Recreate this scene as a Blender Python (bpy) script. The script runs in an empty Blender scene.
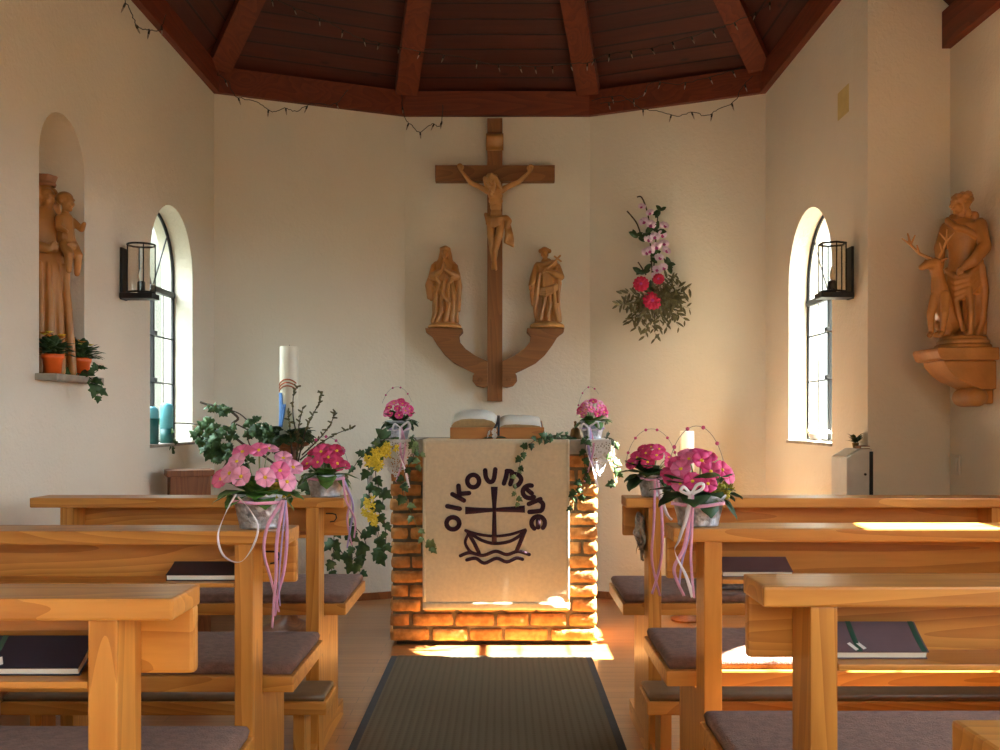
import bpy, bmesh, math, random
from mathutils import Vector, Matrix, Euler, Quaternion, noise

C = bpy.context.scene.collection
PI = math.pi
F = 972.0
EYE = 1.08
V = Vector


def P(x, y, d):
    """point seen at pixel (x, y) of the 1000x750 frame, d metres away along +Y"""
    return V(((x - 502) * d / F, d, EYE - (y - 418) * d / F))


# ------------------------------------------------------------------ materials
def nodes(name):
    m = bpy.data.materials.new(name)
    m.use_nodes = True
    nt = m.node_tree
    b = nt.nodes['Principled BSDF']
    return m, nt, b


def N(nt, t, **kw):
    n = nt.nodes.new(t)
    for k, v in kw.items():
        setattr(n, k, v)
    return n


def ramp(nt, fac, stops):
    r = N(nt, 'ShaderNodeValToRGB')
    e = r.color_ramp.elements
    while len(e) < len(stops):
        e.new(0.5)
    for i, (p, c) in enumerate(stops):
        e[i].position = p
        e[i].color = (*c, 1)
    nt.links.new(fac, r.inputs[0])
    return r.outputs[0]


def bump(nt, b, height, strength, dist=0.01):
    n = N(nt, 'ShaderNodeBump')
    n.inputs['Strength'].default_value = strength
    n.inputs['Distance'].default_value = dist
    nt.links.new(height, n.inputs['Height'])
    nt.links.new(n.outputs[0], b.inputs['Normal'])


def mix(c, k):
    return tuple(min(1, max(0, v * k)) for v in c)


def plain(name, col, rough=0.6, metal=0.0, var=0.15, scale=20.0, bmp=0.0, bscale=None, sheen=0, coat=0, trans=0):
    m, nt, b = nodes(name)
    tc = N(nt, 'ShaderNodeTexCoord')
    nz = N(nt, 'ShaderNodeTexNoise')
    nz.inputs['Scale'].default_value = scale
    nz.inputs['Detail'].default_value = 4
    nt.links.new(tc.outputs['Object'], nz.inputs['Vector'])
    c = ramp(nt, nz.outputs[0], [(0.3, mix(col, 1 - var)), (0.7, mix(col, 1 + var))])
    nt.links.new(c, b.inputs['Base Color'])
    b.inputs['Roughness'].default_value = rough
    b.inputs['Metallic'].default_value = metal
    if sheen:
        b.inputs['Sheen Weight'].default_value = sheen
    if coat:
        b.inputs['Coat Weight'].default_value = coat
    if trans:
        b.inputs['Subsurface Weight'].default_value = trans
        b.inputs['Subsurface Radius'].default_value = (0.02, 0.02, 0.02)
        b.inputs['Subsurface Scale'].default_value = 0.2
    if bmp:
        n2 = N(nt, 'ShaderNodeTexNoise')
        n2.inputs['Scale'].default_value = bscale or scale * 4
        n2.inputs['Detail'].default_value = 5
        nt.links.new(tc.outputs['Object'], n2.inputs['Vector'])
        bump(nt, b, n2.outputs[0], bmp)
    return m


def wood(name, light, dark, axis='X', rough=0.4, ring=16.0, knots=True, coat=0.15, sharp=1.0):
    m, nt, b = nodes(name)
    tc = N(nt, 'ShaderNodeTexCoord')
    oi = N(nt, 'ShaderNodeObjectInfo')
    sc = {'X': (0.10, 1, 1), 'Y': (1, 0.10, 1), 'Z': (1, 1, 0.10)}[axis]
    off = N(nt, 'ShaderNodeVectorMath', operation='SCALE')
    comb = N(nt, 'ShaderNodeCombineXYZ')
    for k in range(3):
        comb.inputs[k].default_value = (7.3, 3.1, 5.7)[k]
    nt.links.new(comb.outputs[0], off.inputs[0])
    nt.links.new(oi.outputs['Random'], off.inputs['Scale'])
    add = N(nt, 'ShaderNodeVectorMath', operation='ADD')
    nt.links.new(tc.outputs['Object'], add.inputs[0])
    nt.links.new(off.outputs[0], add.inputs[1])
    mp = N(nt, 'ShaderNodeVectorMath', operation='MULTIPLY')
    mp.inputs[1].default_value = sc
    nt.links.new(add.outputs[0], mp.inputs[0])
    n1 = N(nt, 'ShaderNodeTexNoise')
    n1.inputs['Scale'].default_value = 6
    n1.inputs['Detail'].default_value = 1.5
    n1.inputs['Distortion'].default_value = 0.3
    nt.links.new(mp.outputs[0], n1.inputs['Vector'])
    mul = N(nt, 'ShaderNodeMath', operation='MULTIPLY')
    mul.inputs[1].default_value = ring
    nt.links.new(n1.outputs[0], mul.inputs[0])
    fr = N(nt, 'ShaderNodeMath', operation='FRACT')
    nt.links.new(mul.outputs[0], fr.inputs[0])
    n2 = N(nt, 'ShaderNodeTexNoise')
    n2.inputs['Scale'].default_value = 90
    n2.inputs['Detail'].default_value = 3
    nt.links.new(mp.outputs[0], n2.inputs['Vector'])
    mx = N(nt, 'ShaderNodeMath', operation='MULTIPLY_ADD')
    mx.inputs[1].default_value = 0.55
    nt.links.new(n2.outputs[0], mx.inputs[0])
    m3 = N(nt, 'ShaderNodeMath', operation='MULTIPLY')
    m3.inputs[1].default_value = 0.5 * sharp
    nt.links.new(fr.outputs[0], m3.inputs[0])
    nt.links.new(m3.outputs[0], mx.inputs[2])
    c = ramp(nt, mx.outputs[0], [(0.12, light), (0.5, tuple((a + z) / 2 for a, z in zip(light, dark))), (0.85, dark)])
    if knots:
        vs = N(nt, 'ShaderNodeVectorMath', operation='MULTIPLY')
        vs.inputs[1].default_value = {'X': (2.6, 7, 7), 'Y': (7, 2.6, 7), 'Z': (7, 7, 2.6)}[axis]
        nt.links.new(add.outputs[0], vs.inputs[0])
        vo = N(nt, 'ShaderNodeTexVoronoi')
        vo.inputs['Scale'].default_value = 1.0
        nt.links.new(vs.outputs[0], vo.inputs['Vector'])
        k = ramp(nt, vo.outputs['Distance'], [(0.03, (0.12, 0.06, 0.035)), (0.085, (1, 1, 1))])
        mm = N(nt, 'ShaderNodeMix', data_type='RGBA', blend_type='MULTIPLY')
        mm.inputs[0].default_value = 0.9
        nt.links.new(c, mm.inputs[6])
        nt.links.new(k, mm.inputs[7])
        c = mm.outputs[2]
    nt.links.new(c, b.inputs['Base Color'])
    b.inputs['Roughness'].default_value = rough
    b.inputs['Coat Weight'].default_value = coat
    b.inputs['Coat Roughness'].default_value = 0.25
    bump(nt, b, mx.outputs[0], 0.06, 0.004)
    return m


def stucco(name, col):
    m, nt, b = nodes(name)
    tc = N(nt, 'ShaderNodeTexCoord')
    n1 = N(nt, 'ShaderNodeTexNoise')
    n1.inputs['Scale'].default_value = 1.6
    n1.inputs['Detail'].default_value = 3
    nt.links.new(tc.outputs['Object'], n1.inputs['Vector'])
    c = ramp(nt, n1.outputs[0], [(0.3, mix(col, 0.95)), (0.7, mix(col, 1.03))])
    nt.links.new(c, b.inputs['Base Color'])
    b.inputs['Roughness'].default_value = 0.9
    n2 = N(nt, 'ShaderNodeTexNoise')
    n2.inputs['Scale'].default_value = 55
    n2.inputs['Detail'].default_value = 4
    n2.inputs['Distortion'].default_value = 0.7
    nt.links.new(tc.outputs['Object'], n2.inputs['Vector'])
    n3 = N(nt, 'ShaderNodeTexNoise')
    n3.inputs['Scale'].default_value = 14
    n3.inputs['Detail'].default_value = 2
    nt.links.new(tc.outputs['Object'], n3.inputs['Vector'])
    ad = N(nt, 'ShaderNodeMath', operation='MULTIPLY_ADD')
    ad.inputs[1].default_value = 0.6
    nt.links.new(n3.outputs[0], ad.inputs[0])
    nt.links.new(n2.outputs[0], ad.inputs[2])
    bump(nt, b, ad.outputs[0], 0.34, 0.010)
    return m


def planks(name, light, dark, width, rough, use_uv, length=2.4, gap=0.006, coat=0.1):
    """boards: long in u, `width` wide in v (UV in metres, or object XY)"""
    m, nt, b = nodes(name)
    tc = N(nt, 'ShaderNodeTexCoord')
    src = tc.outputs['UV'] if use_uv else tc.outputs['Object']
    br = N(nt, 'ShaderNodeTexBrick')
    br.inputs['Scale'].default_value = 1.0
    br.inputs['Brick Width'].default_value = length
    br.inputs['Row Height'].default_value = width
    br.inputs['Mortar Size'].default_value = gap
    br.inputs['Mortar Smooth'].default_value = 0.3
    br.inputs['Color1'].default_value = (*light, 1)
    br.inputs['Color2'].default_value = (*tuple((a * .55 + z * .45) for a, z in zip(light, dark)), 1)
    br.inputs['Mortar'].default_value = (*mix(dark, 0.35), 1)
    nt.links.new(src, br.inputs['Vector'])
    ms = N(nt, 'ShaderNodeVectorMath', operation='MULTIPLY')
    ms.inputs[1].default_value = (1.2, 26, 26)
    nt.links.new(src, ms.inputs[0])
    nz = N(nt, 'ShaderNodeTexNoise')
    nz.inputs['Scale'].default_value = 1.5
    nz.inputs['Detail'].default_value = 5
    nz.inputs['Distortion'].default_value = 0.5
    nt.links.new(ms.outputs[0], nz.inputs['Vector'])
    g = ramp(nt, nz.outputs[0], [(0.3, (1, 1, 1)), (0.75, tuple(max(.25, z / max(a, .01)) for a, z in zip(light, dark)))])
    mm = N(nt, 'ShaderNodeMix', data_type='RGBA', blend_type='MULTIPLY')
    mm.inputs[0].default_value = 0.8
    nt.links.new(br.outputs['Color'], mm.inputs[6])
    nt.links.new(g, mm.inputs[7])
    vo = N(nt, 'ShaderNodeTexVoronoi')
    vm = N(nt, 'ShaderNodeVectorMath', operation='MULTIPLY')
    vm.inputs[1].default_value = (3.2, 9, 9)
    nt.links.new(src, vm.inputs[0])
    vo.inputs['Scale'].default_value = 1
    nt.links.new(vm.outputs[0], vo.inputs['Vector'])
    k = ramp(nt, vo.outputs['Distance'], [(0.04, (0.15, 0.1, 0.08)), (0.12, (1, 1, 1))])
    m2 = N(nt, 'ShaderNodeMix', data_type='RGBA', blend_type='MULTIPLY')
    m2.inputs[0].default_value = 0.8 if use_uv else 0.0
    nt.links.new(mm.outputs[2], m2.inputs[6])
    nt.links.new(k, m2.inputs[7])
    nt.links.new(m2.outputs[2], b.inputs['Base Color'])
    b.inputs['Roughness'].default_value = rough
    b.inputs['Coat Weight'].default_value = coat
    inv = N(nt, 'ShaderNodeMath', operation='SUBTRACT')
    inv.inputs[0].default_value = 1
    nt.links.new(br.outputs['Fac'], inv.inputs[1])
    bump(nt, b, inv.outputs[0], 0.4, 0.004)
    return m


def glass_mat(name, tint, gloss=0.06):
    m = bpy.data.materials.new(name)
    m.use_nodes = True
    nt = m.node_tree
    nt.nodes.clear()
    o = N(nt, 'ShaderNodeOutputMaterial')
    t = N(nt, 'ShaderNodeBsdfTransparent')
    t.inputs[0].default_value = (*tint, 1)
    g = N(nt, 'ShaderNodeBsdfGlossy')
    g.inputs['Roughness'].default_value = 0.05
    tc = N(nt, 'ShaderNodeTexCoord')
    nz = N(nt, 'ShaderNodeTexNoise')
    nz.inputs['Scale'].default_value = 9
    nt.links.new(tc.outputs['Object'], nz.inputs['Vector'])
    f = ramp(nt, nz.outputs[0], [(0.3, (gloss * .7,) * 3), (0.7, (gloss * 1.3,) * 3)])
    x = N(nt, 'ShaderNodeMixShader')
    nt.links.new(f, x.inputs[0])
    nt.links.new(t.outputs[0], x.inputs[1])
    nt.links.new(g.outputs[0], x.inputs[2])
    nt.links.new(x.outputs[0], o.inputs[0])
    return m


def brick_mat():
    m, nt, b = nodes('altar_brick')
    ge = N(nt, 'ShaderNodeNewGeometry')
    tc = N(nt, 'ShaderNodeTexCoord')
    c0 = ramp(nt, ge.outputs['Random Per Island'], [(0.0, (0.54, 0.24, 0.068)), (0.4, (0.63, 0.31, 0.095)), (0.75, (0.47, 0.20, 0.058)), (1.0, (0.68, 0.37, 0.13))])
    nz = N(nt, 'ShaderNodeTexNoise')
    nz.inputs['Scale'].default_value = 28
    nz.inputs['Detail'].default_value = 6
    nt.links.new(tc.outputs['Object'], nz.inputs['Vector'])
    g = ramp(nt, nz.outputs[0], [(0.35, (0.55, 0.5, 0.45)), (0.6, (1, 1, 1)), (0.8, (1.0, 0.9, 0.75))])
    mm = N(nt, 'ShaderNodeMix', data_type='RGBA', blend_type='MULTIPLY')
    mm.inputs[0].default_value = 0.85
    nt.links.new(c0, mm.inputs[6])
    nt.links.new(g, mm.inputs[7])
    nt.links.new(mm.outputs[2], b.inputs['Base Color'])
    b.inputs['Roughness'].default_value = 0.88
    bump(nt, b, nz.outputs[0], 0.6, 0.012)
    return m


def rug_mat():
    m, nt, b = nodes('ribbed_runner')
    tc = N(nt, 'ShaderNodeTexCoord')
    sp = N(nt, 'ShaderNodeSeparateXYZ')
    nt.links.new(tc.outputs['Object'], sp.inputs[0])

    def wave(sock, freq):
        mu = N(nt, 'ShaderNodeMath', operation='MULTIPLY')
        mu.inputs[1].default_value = freq
        nt.links.new(sock, mu.inputs[0])
        s = N(nt, 'ShaderNodeMath', operation='SINE')
        nt.links.new(mu.outputs[0], s.inputs[0])
        a = N(nt, 'ShaderNodeMath', operation='MULTIPLY_ADD')
        a.inputs[1].default_value = .5
        a.inputs[2].default_value = .5
        nt.links.new(s.outputs[0], a.inputs[0])
        return a.outputs[0]
    wx = wave(sp.outputs[0], 2 * PI / 0.027)
    wy = wave(sp.outputs[1], 2 * PI / 0.022)
    nz = N(nt, 'ShaderNodeTexNoise')
    nz.inputs['Scale'].default_value = 160
    nt.links.new(tc.outputs['Object'], nz.inputs['Vector'])
    a = N(nt, 'ShaderNodeMath', operation='MULTIPLY_ADD')
    a.inputs[1].default_value = .35
    nt.links.new(wy, a.inputs[0])
    nt.links.new(wx, a.inputs[2])
    a2 = N(nt, 'ShaderNodeMath', operation='MULTIPLY_ADD')
    a2.inputs[1].default_value = .6
    nt.links.new(nz.outputs[0], a2.inputs[0])
    nt.links.new(a.outputs[0], a2.inputs[2])
    c = ramp(nt, a2.outputs[0], [(0.1, (0.085, 0.064, 0.038)), (1.0, (0.125, 0.098, 0.062))])
    nt.links.new(c, b.inputs['Base Color'])
    b.inputs['Roughness'].default_value = 0.95
    b.inputs['Specular IOR Level'].default_value = 0.1
    bump(nt, b, a2.outputs[0], 0.25, 0.005)
    return m


PINE_L, PINE_D = (0.66, 0.285, 0.050), (0.43, 0.15, 0.019)
M = {}
M['wall'] = stucco('white_stucco', (0.76, 0.695, 0.575))
M['floor'] = planks('floor_boards', (0.44, 0.20, 0.065), (0.30, 0.125, 0.04), 0.075, 0.28, False, 1.3, 0.0012, 0.3)
M['ceiling'] = planks('ceiling_boards', (0.085, 0.0125, 0.0024), (0.042, 0.005, 0.001), 0.10, 0.6, True, 3.3, 0.006)
for ax in 'XYZ':
    M['pine' + ax] = wood('pine_' + ax.lower(), PINE_L, PINE_D, ax)
    M['beam' + ax] = wood('stained_beam_' + ax.lower(), (0.20, 0.037, 0.008), (0.115, 0.019, 0.004), ax, 0.6, knots=False, coat=0)
    M['oak' + ax] = wood('cross_oak_' + ax.lower(), (0.30, 0.118, 0.029), (0.20, 0.07, 0.016), ax, 0.55, knots=False, coat=0)
M['brownwood'] = wood('brown_wood', (0.30, 0.105, 0.03), (0.19, 0.06, 0.017), 'Z', 0.5, knots=False)
M['standwood'] = wood('book_stand_wood', (0.58, 0.24, 0.05), (0.42, 0.15, 0.03), 'X', 0.45, knots=False)
M['carved'] = plain('carved_limewood', (0.47, 0.215, 0.058), 0.38, var=0.22, scale=9, bmp=0.15, bscale=60, coat=0.1)
M['carvedlight'] = plain('carved_limewood_pale', (0.56, 0.275, 0.085), 0.38, var=0.15, scale=9, bmp=0.15, bscale=60, coat=0.1)
M['carveddark'] = plain('carved_wood_dark', (0.30, 0.13, 0.05), 0.5, var=0.2, scale=12, bmp=0.15, bscale=60)
M['brick'] = brick_mat()
M['mortar'] = plain('mortar', (0.17, 0.125, 0.075), 0.95, var=0.25, scale=30, bmp=0.5, bscale=90)
M['slab'] = plain('stone_slab', (0.33, 0.28, 0.22), 0.6, var=0.2, scale=25, bmp=0.1)
M['linen'] = plain('linen', (0.80, 0.695, 0.50), 0.9, var=0.06, scale=60, bmp=0.25, bscale=500)
M['hem'] = plain('linen_hem', (0.73, 0.63, 0.45), 0.9, var=0.08, scale=60, bmp=0.25, bscale=500)
M['lettering'] = plain('dark_purple_applique', (0.035, 0.008, 0.022), 0.9, var=0.2, scale=80)
M['lace'] = plain('white_lace', (0.78, 0.76, 0.74), 0.9, var=0.06, scale=80, bmp=0.5, bscale=350)
M['runner'] = rug_mat()
M['runneredge'] = plain('runner_edge', (0.03, 0.028, 0.03), 0.9, var=0.2, scale=60)
M['cushion'] = plain('brown_cushion', (0.21, 0.112, 0.084), 0.95, var=0.22, scale=60, bmp=0.5, bscale=260, sheen=0.06)
M['vinyl'] = plain('brown_vinyl', (0.17, 0.10, 0.05), 0.42, var=0.12, scale=30)
M['iron'] = plain('black_iron', (0.012, 0.011, 0.011), 0.5, 0.3, var=0.3)
M['lead'] = plain('lead', (0.03, 0.03, 0.03), 0.6, 0.2, var=0.3)
M['glass'] = glass_mat('window_glass', (0.95, 0.97, 0.95))
M['lampglass'] = glass_mat('lantern_glass', (0.90, 0.88, 0.84), 0.07)
M['bulb'] = plain('lamp_bulb', (0.85, 0.80, 0.68), 0.15, var=0.05)
M['zinc'] = plain('galvanised_zinc', (0.55, 0.58, 0.66), 0.28, 0.7, var=0.35, scale=70, bmp=0.5, bscale=90)
M['orangepot'] = plain('orange_pot', (0.90, 0.145, 0.02), 0.4, var=0.08)
M['soil'] = plain('soil', (0.04, 0.026, 0.016), 0.95, var=0.4, scale=80, bmp=0.6)
M['moss'] = plain('moss', (0.38, 0.34, 0.045), 0.95, var=0.45, scale=90, bmp=0.8, bscale=200)
M['leaf'] = plain('primrose_leaf', (0.075, 0.17, 0.03), 0.5, var=0.35, scale=40, bmp=0.4, bscale=120)
M['leafdark'] = plain('dark_leaf', (0.03, 0.065, 0.016), 0.55, var=0.35, scale=40)
M['ivy'] = plain('ivy_leaf', (0.04, 0.09, 0.02), 0.6, var=0.5, scale=25)
M['ivylight'] = plain('young_ivy_leaf', (0.19, 0.27, 0.10), 0.45, var=0.4, scale=25)
M['twig'] = plain('twig', (0.07, 0.045, 0.028), 0.8, var=0.3, scale=50)
M['pink'] = plain('pink_petal', (0.86, 0.17, 0.38), 0.55, var=0.16, scale=60, trans=0.1)
M['palepink'] = plain('pale_pink_petal', (0.86, 0.34, 0.52), 0.55, var=0.16, scale=60, trans=0.1)
M['crimson'] = plain('crimson_petal', (0.60, 0.02, 0.11), 0.55, var=0.25, scale=60, trans=0.1)
M['hotpink'] = plain('hot_pink_petal', (0.78, 0.045, 0.22), 0.55, var=0.2, scale=60, trans=0.1)
M['yellow'] = plain('yellow_eye', (0.85, 0.55, 0.03), 0.6, var=0.15, scale=60)
M['forsythia'] = plain('forsythia_yellow', (0.85, 0.68, 0.06), 0.6, var=0.15, scale=60)
M['orange'] = plain('orange_petal', (0.85, 0.28, 0.02), 0.6, var=0.25, scale=60)
M['white'] = plain('white_petal', (0.80, 0.77, 0.74), 0.6, var=0.06, scale=60)
M['red'] = plain('red_petal', (0.58, 0.008, 0.055), 0.5, var=0.3, scale=40)
M['orchid'] = plain('orchid_petal', (0.78, 0.58, 0.72), 0.5, var=0.1, scale=80)
M['orchidlip'] = plain('orchid_lip', (0.50, 0.05, 0.28), 0.5, var=0.2, scale=60)
M['mistletoe'] = plain('mistletoe', (0.115, 0.098, 0.034), 0.6, var=0.4, scale=30)
M['ribbonpink'] = plain('pink_ribbon', (0.74, 0.36, 0.55), 0.35, var=0.12, scale=50, sheen=0.2)
M['ribbonwhite'] = plain('white_ribbon', (0.76, 0.70, 0.73), 0.4, var=0.08, scale=50)
M['ribbonlilac'] = plain('lilac_ribbon', (0.46, 0.36, 0.66), 0.4, var=0.12, scale=50)
M['bead'] = plain('pink_bead', (0.55, 0.10, 0.25), 0.2, var=0.15)
M['wire'] = plain('wire', (0.25, 0.25, 0.24), 0.35, 0.9, var=0.1)
M['wax'] = plain('cream_wax', (0.82, 0.77, 0.64), 0.5, var=0.04, scale=10, trans=0.2)
M['tealwax'] = plain('teal_wax', (0.012, 0.09, 0.085), 0.45, var=0.2, scale=12)
M['skywax'] = plain('light_blue_wax', (0.10, 0.36, 0.42), 0.45, var=0.15, scale=12)
M['bluewax'] = plain('blue_wax_applique', (0.10, 0.24, 0.55), 0.5, var=0.2, scale=30)
M['redwax'] = plain('red_wax_applique', (0.45, 0.10, 0.03), 0.5, var=0.2, scale=30)
M['page'] = plain('paper_pages', (0.80, 0.77, 0.68), 0.9, var=0.04, scale=10)
M['pageedge'] = plain('gilt_page_edges', (0.47, 0.34, 0.17), 0.7, var=0.12, scale=60)
M['booknavy'] = plain('navy_book_cover', (0.018, 0.02, 0.032), 0.4, var=0.2, scale=15)
M['bookplum'] = plain('plum_book_cover', (0.14, 0.095, 0.11), 0.4, var=0.12, scale=15)
M['bookgreen'] = plain('green_book_stripe', (0.03, 0.09, 0.06), 0.4, var=0.1)
M['greymetal'] = plain('grey_painted_metal', (0.52, 0.51, 0.48), 0.4, 0.2, var=0.06)
M['whiteplastic'] = plain('white_plastic', (0.68, 0.64, 0.55), 0.4, var=0.03)
M['cellophane'] = plain('crumpled_cellophane', (0.42, 0.37, 0.31), 0.18, var=0.5, scale=60, bmp=0.8, bscale=60)
M['scarf'] = plain('grey_scarf', (0.20, 0.17, 0.15), 0.9, var=0.6, scale=45)
M['tape'] = plain('yellow_tape', (0.60, 0.46, 0.16), 0.6, var=0.1)
M['bronze'] = plain('bronze', (0.28, 0.16, 0.06), 0.4, 0.7, var=0.2)
M['yard'] = plain('dark_yard', (0.035, 0.036, 0.028), 0.95, var=0.3, scale=3, bmp=0.3, bscale=200)
M['lightwire'] = plain('dark_green_cable', (0.012, 0.016, 0.010), 0.6, var=0.2)
M['lightbulb'] = plain('clear_mini_bulb', (0.35, 0.30, 0.24), 0.15, var=0.2)
M['nail'] = plain('nail', (0.2, 0.2, 0.2), 0.4, 0.9)


# ------------------------------------------------------------------ mesh builder
class MB:
    def __init__(self):
        self.bm = bmesh.new()
        self.mi = 0

    def face(self, vs):
        try:
            f = self.bm.faces.new(vs)
            f.material_index = self.mi
            f.smooth = getattr(self, 'sm', False)
            return f
        except ValueError:
            return None

    def poly(self, pts):
        return self.face([self.bm.verts.new(p) for p in pts])

    def box(self, x0, x1, y0, y1, z0, z1, mat=None):
        c = [(x, y, z) for z in (z0, z1) for y in (y0, y1) for x in (x0, x1)]
        if mat is not None:
            c = [mat @ V(p) for p in c]
        v = [self.bm.verts.new(p) for p in c]
        for q in ((0, 2, 3, 1), (4, 5, 7, 6), (0, 1, 5, 4), (2, 6, 7, 3), (0, 4, 6, 2), (1, 3, 7, 5)):
            self.face([v[i] for i in q])
        return self

    def prism(self, pts, depth):
        """closed polygon (Vectors) extruded by vector depth"""
        n = len(pts)
        a = [self.bm.verts.new(p) for p in pts]
        b = [self.bm.verts.new(V(p) + depth) for p in pts]
        self.face(a)
        self.face(b[::-1])
        for i in range(n):
            self.face([a[i], b[i], b[(i + 1) % n], a[(i + 1) % n]])
        return self

    def tube(self, pts, r, seg=6, cap=True, closed=False):
        pts = [V(p) for p in pts]
        n = len(pts)
        rr = r if isinstance(r, (list, tuple)) else [r] * n
        rings = []
        prev = None
        for i in range(n):
            if closed:
                t = (pts[(i + 1) % n] - pts[i - 1])
            else:
                t = pts[min(i + 1, n - 1)] - pts[max(i - 1, 0)]
            if t.length < 1e-9:
                t = V((0, 0, 1))
            t.normalize()
            if prev is None:
                u = t.cross(V((0, 0, 1)))
                if u.length < 1e-3:
                    u = t.cross(V((1, 0, 0)))
            else:
                u = prev - t * prev.dot(t)
                if u.length < 1e-4:
                    u = t.cross(V((1, 0, 0)))
            u.normalize()
            prev = u
            w = t.cross(u)
            rings.append([self.bm.verts.new(pts[i] + (u * math.cos(2 * PI * k / seg) + w * math.sin(2 * PI * k / seg)) * rr[i]) for k in range(seg)])
        self.sm = True
        m = n if closed else n - 1
        for i in range(m):
            a, b = rings[i], rings[(i + 1) % n]
            for k in range(seg):
                self.face([a[k], a[(k + 1) % seg], b[(k + 1) % seg], b[k]])
        self.sm = False
        if cap and not closed:
            self.face(rings[0][::-1])
            self.face(rings[-1])
        return self

    def lathe(self, prof, c=(0, 0, 0), seg=24, axis=None, smooth=True, mod=None):
        """prof: list of (r, z); optional mod(theta, z)->factor"""
        c = V(c)
        rot = Matrix.Identity(3) if axis is None else V((0, 0, 1)).rotation_difference(V(axis)).to_matrix()
        rings = []
        for r, z in prof:
            if r < 1e-6:
                rings.append([self.bm.verts.new(c + rot @ V((0, 0, z)))])
            else:
                rings.append([self.bm.verts.new(c + rot @ V((r * math.cos(2 * PI * k / seg) * (mod(2 * PI * k / seg, z) if mod else 1), r * math.sin(2 * PI * k / seg) * (mod(2 * PI * k / seg, z) if mod else 1), z))) for k in range(seg)])
        self.sm = smooth
        for a, b in zip(rings, rings[1:]):
            for k in range(seg):
                k2 = (k + 1) % seg
                if len(a) == 1 and len(b) == 1:
                    break
                if len(a) == 1:
                    self.face([a[0], b[k2], b[k]])
                elif len(b) == 1:
                    self.face([a[k], a[k2], b[0]])
                else:
                    self.face([a[k], a[k2], b[k2], b[k]])
        self.sm = False
        if len(rings[0]) > 1:
            self.face(rings[0][::-1])
        if len(rings[-1]) > 1:
            self.face(rings[-1])
        return self

    def ell(self, c, r, rot=None, seg=14, rings=8):
        c = V(c)
        R = Matrix.Identity(3) if rot is None else (rot.to_matrix() if not isinstance(rot, Matrix) else rot)
        rows = []
        for i in range(rings + 1):
            a = PI * i / rings
            if i in (0, rings):
                rows.append([self.bm.verts.new(c + R @ V((0, 0, r[2] * math.cos(a))))])
            else:
                rows.append([self.bm.verts.new(c + R @ V((r[0] * math.sin(a) * math.cos(2 * PI * k / seg), r[1] * math.sin(a) * math.sin(2 * PI * k / seg), r[2] * math.cos(a)))) for k in range(seg)])
        self.sm = True
        for a, b in zip(rows, rows[1:]):
            for k in range(seg):
                k2 = (k + 1) % seg
                if len(a) == 1:
                    self.face([a[0], b[k], b[k2]])
                elif len(b) == 1:
                    self.face([a[k], b[0], a[k2]])
                else:
                    self.face([a[k], b[k], b[k2], a[k2]])
        self.sm = False
        return self

    def cap(self, a, b, ra, rb=None, seg=10):
        """tapered capsule"""
        a, b = V(a), V(b)
        rb = ra if rb is None else rb
        L = (b - a).length
        if L < 1e-6:
            return self.ell(a, (ra,) * 3)
        prof = [(0, -ra)] + [(ra * math.sin(t * PI / 8), -ra * math.cos(t * PI / 8)) for t in (1, 2, 3)] + [(ra, 0), (rb, L)] + [(rb * math.cos(t * PI / 8), L + rb * math.sin(t * PI / 8)) for t in (1, 2, 3)] + [(0, L + rb)]
        return self.lathe(prof, a, seg, axis=(b - a))

    def chain(self, pts, rs, seg=10):
        for i in range(len(pts) - 1):
            self.cap(pts[i], pts[i + 1], rs[i], rs[i + 1], seg)
        return self

    def strip(self, pts, width, normal=None, thick=0.0008, twist=0.0):
        """ribbon: follows pts, `width` wide, real thickness"""
        pts = [V(p) for p in pts]
        n = len(pts)
        prev = None
        for i, p in enumerate(pts):
            t = (pts[min(i + 1, n - 1)] - pts[max(i - 1, 0)]).normalized()
            nn = V(normal) if normal is not None else V((0, -1, 0))
            if twist:
                nn = Quaternion(t, twist * i / max(1, n - 1)) @ nn
            s = t.cross(nn)
            if s.length < 1e-4:
                s = t.cross(V((1, 0, 0.3)))
            s.normalize()
            nn = s.cross(t)
            w = width[i] if isinstance(width, (list, tuple)) else width
            q = [self.bm.verts.new(p + s * w / 2 * a + nn * thick / 2 * b) for a, b in ((-1, -1), (1, -1), (1, 1), (-1, 1))]
            if prev:
                self.sm = True
                for k in range(4):
                    self.face([prev[k], prev[(k + 1) % 4], q[(k + 1) % 4], q[k]])
                self.sm = False
            else:
                self.face(q[::-1])
            prev = q
        self.face(prev)
        return self

    def mesh(self, name, mats, shift=None, bevel=0, segs=2):
        bm = self.bm
        if bevel:
            bmesh.ops.bevel(bm, geom=list(bm.edges), offset=bevel, segments=segs, profile=0.6, affect='EDGES', clamp_overlap=True)
        if shift is not None:
            bmesh.ops.translate(bm, verts=bm.verts, vec=-V(shift))
        bmesh.ops.recalc_face_normals(bm, faces=bm.faces)
        me = bpy.data.meshes.new(name)
        bm.to_mesh(me)
        bm.free()
        for m in (mats if isinstance(mats, (list, tuple)) else [mats]):
            me.materials.append(M[m] if isinstance(m, str) else m)
        return me

    def build(self, name, mats, parent=None, bevel=0, segs=2):
        """world-space mesh -> one object (origin at its base, or its parent's)"""
        if parent is not None:
            loc = wloc(parent)
        else:
            xs = [v.co for v in self.bm.verts]
            loc = V(((min(p.x for p in xs) + max(p.x for p in xs)) / 2, (min(p.y for p in xs) + max(p.y for p in xs)) / 2, min(p.z for p in xs)))
        me = self.mesh(name, mats, loc, bevel, segs)
        return link(name, me, parent, V((0, 0, 0)) if parent is not None else loc)


WL = {}


def wloc(o):
    return WL.get(o.name, V(o.location))


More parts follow.
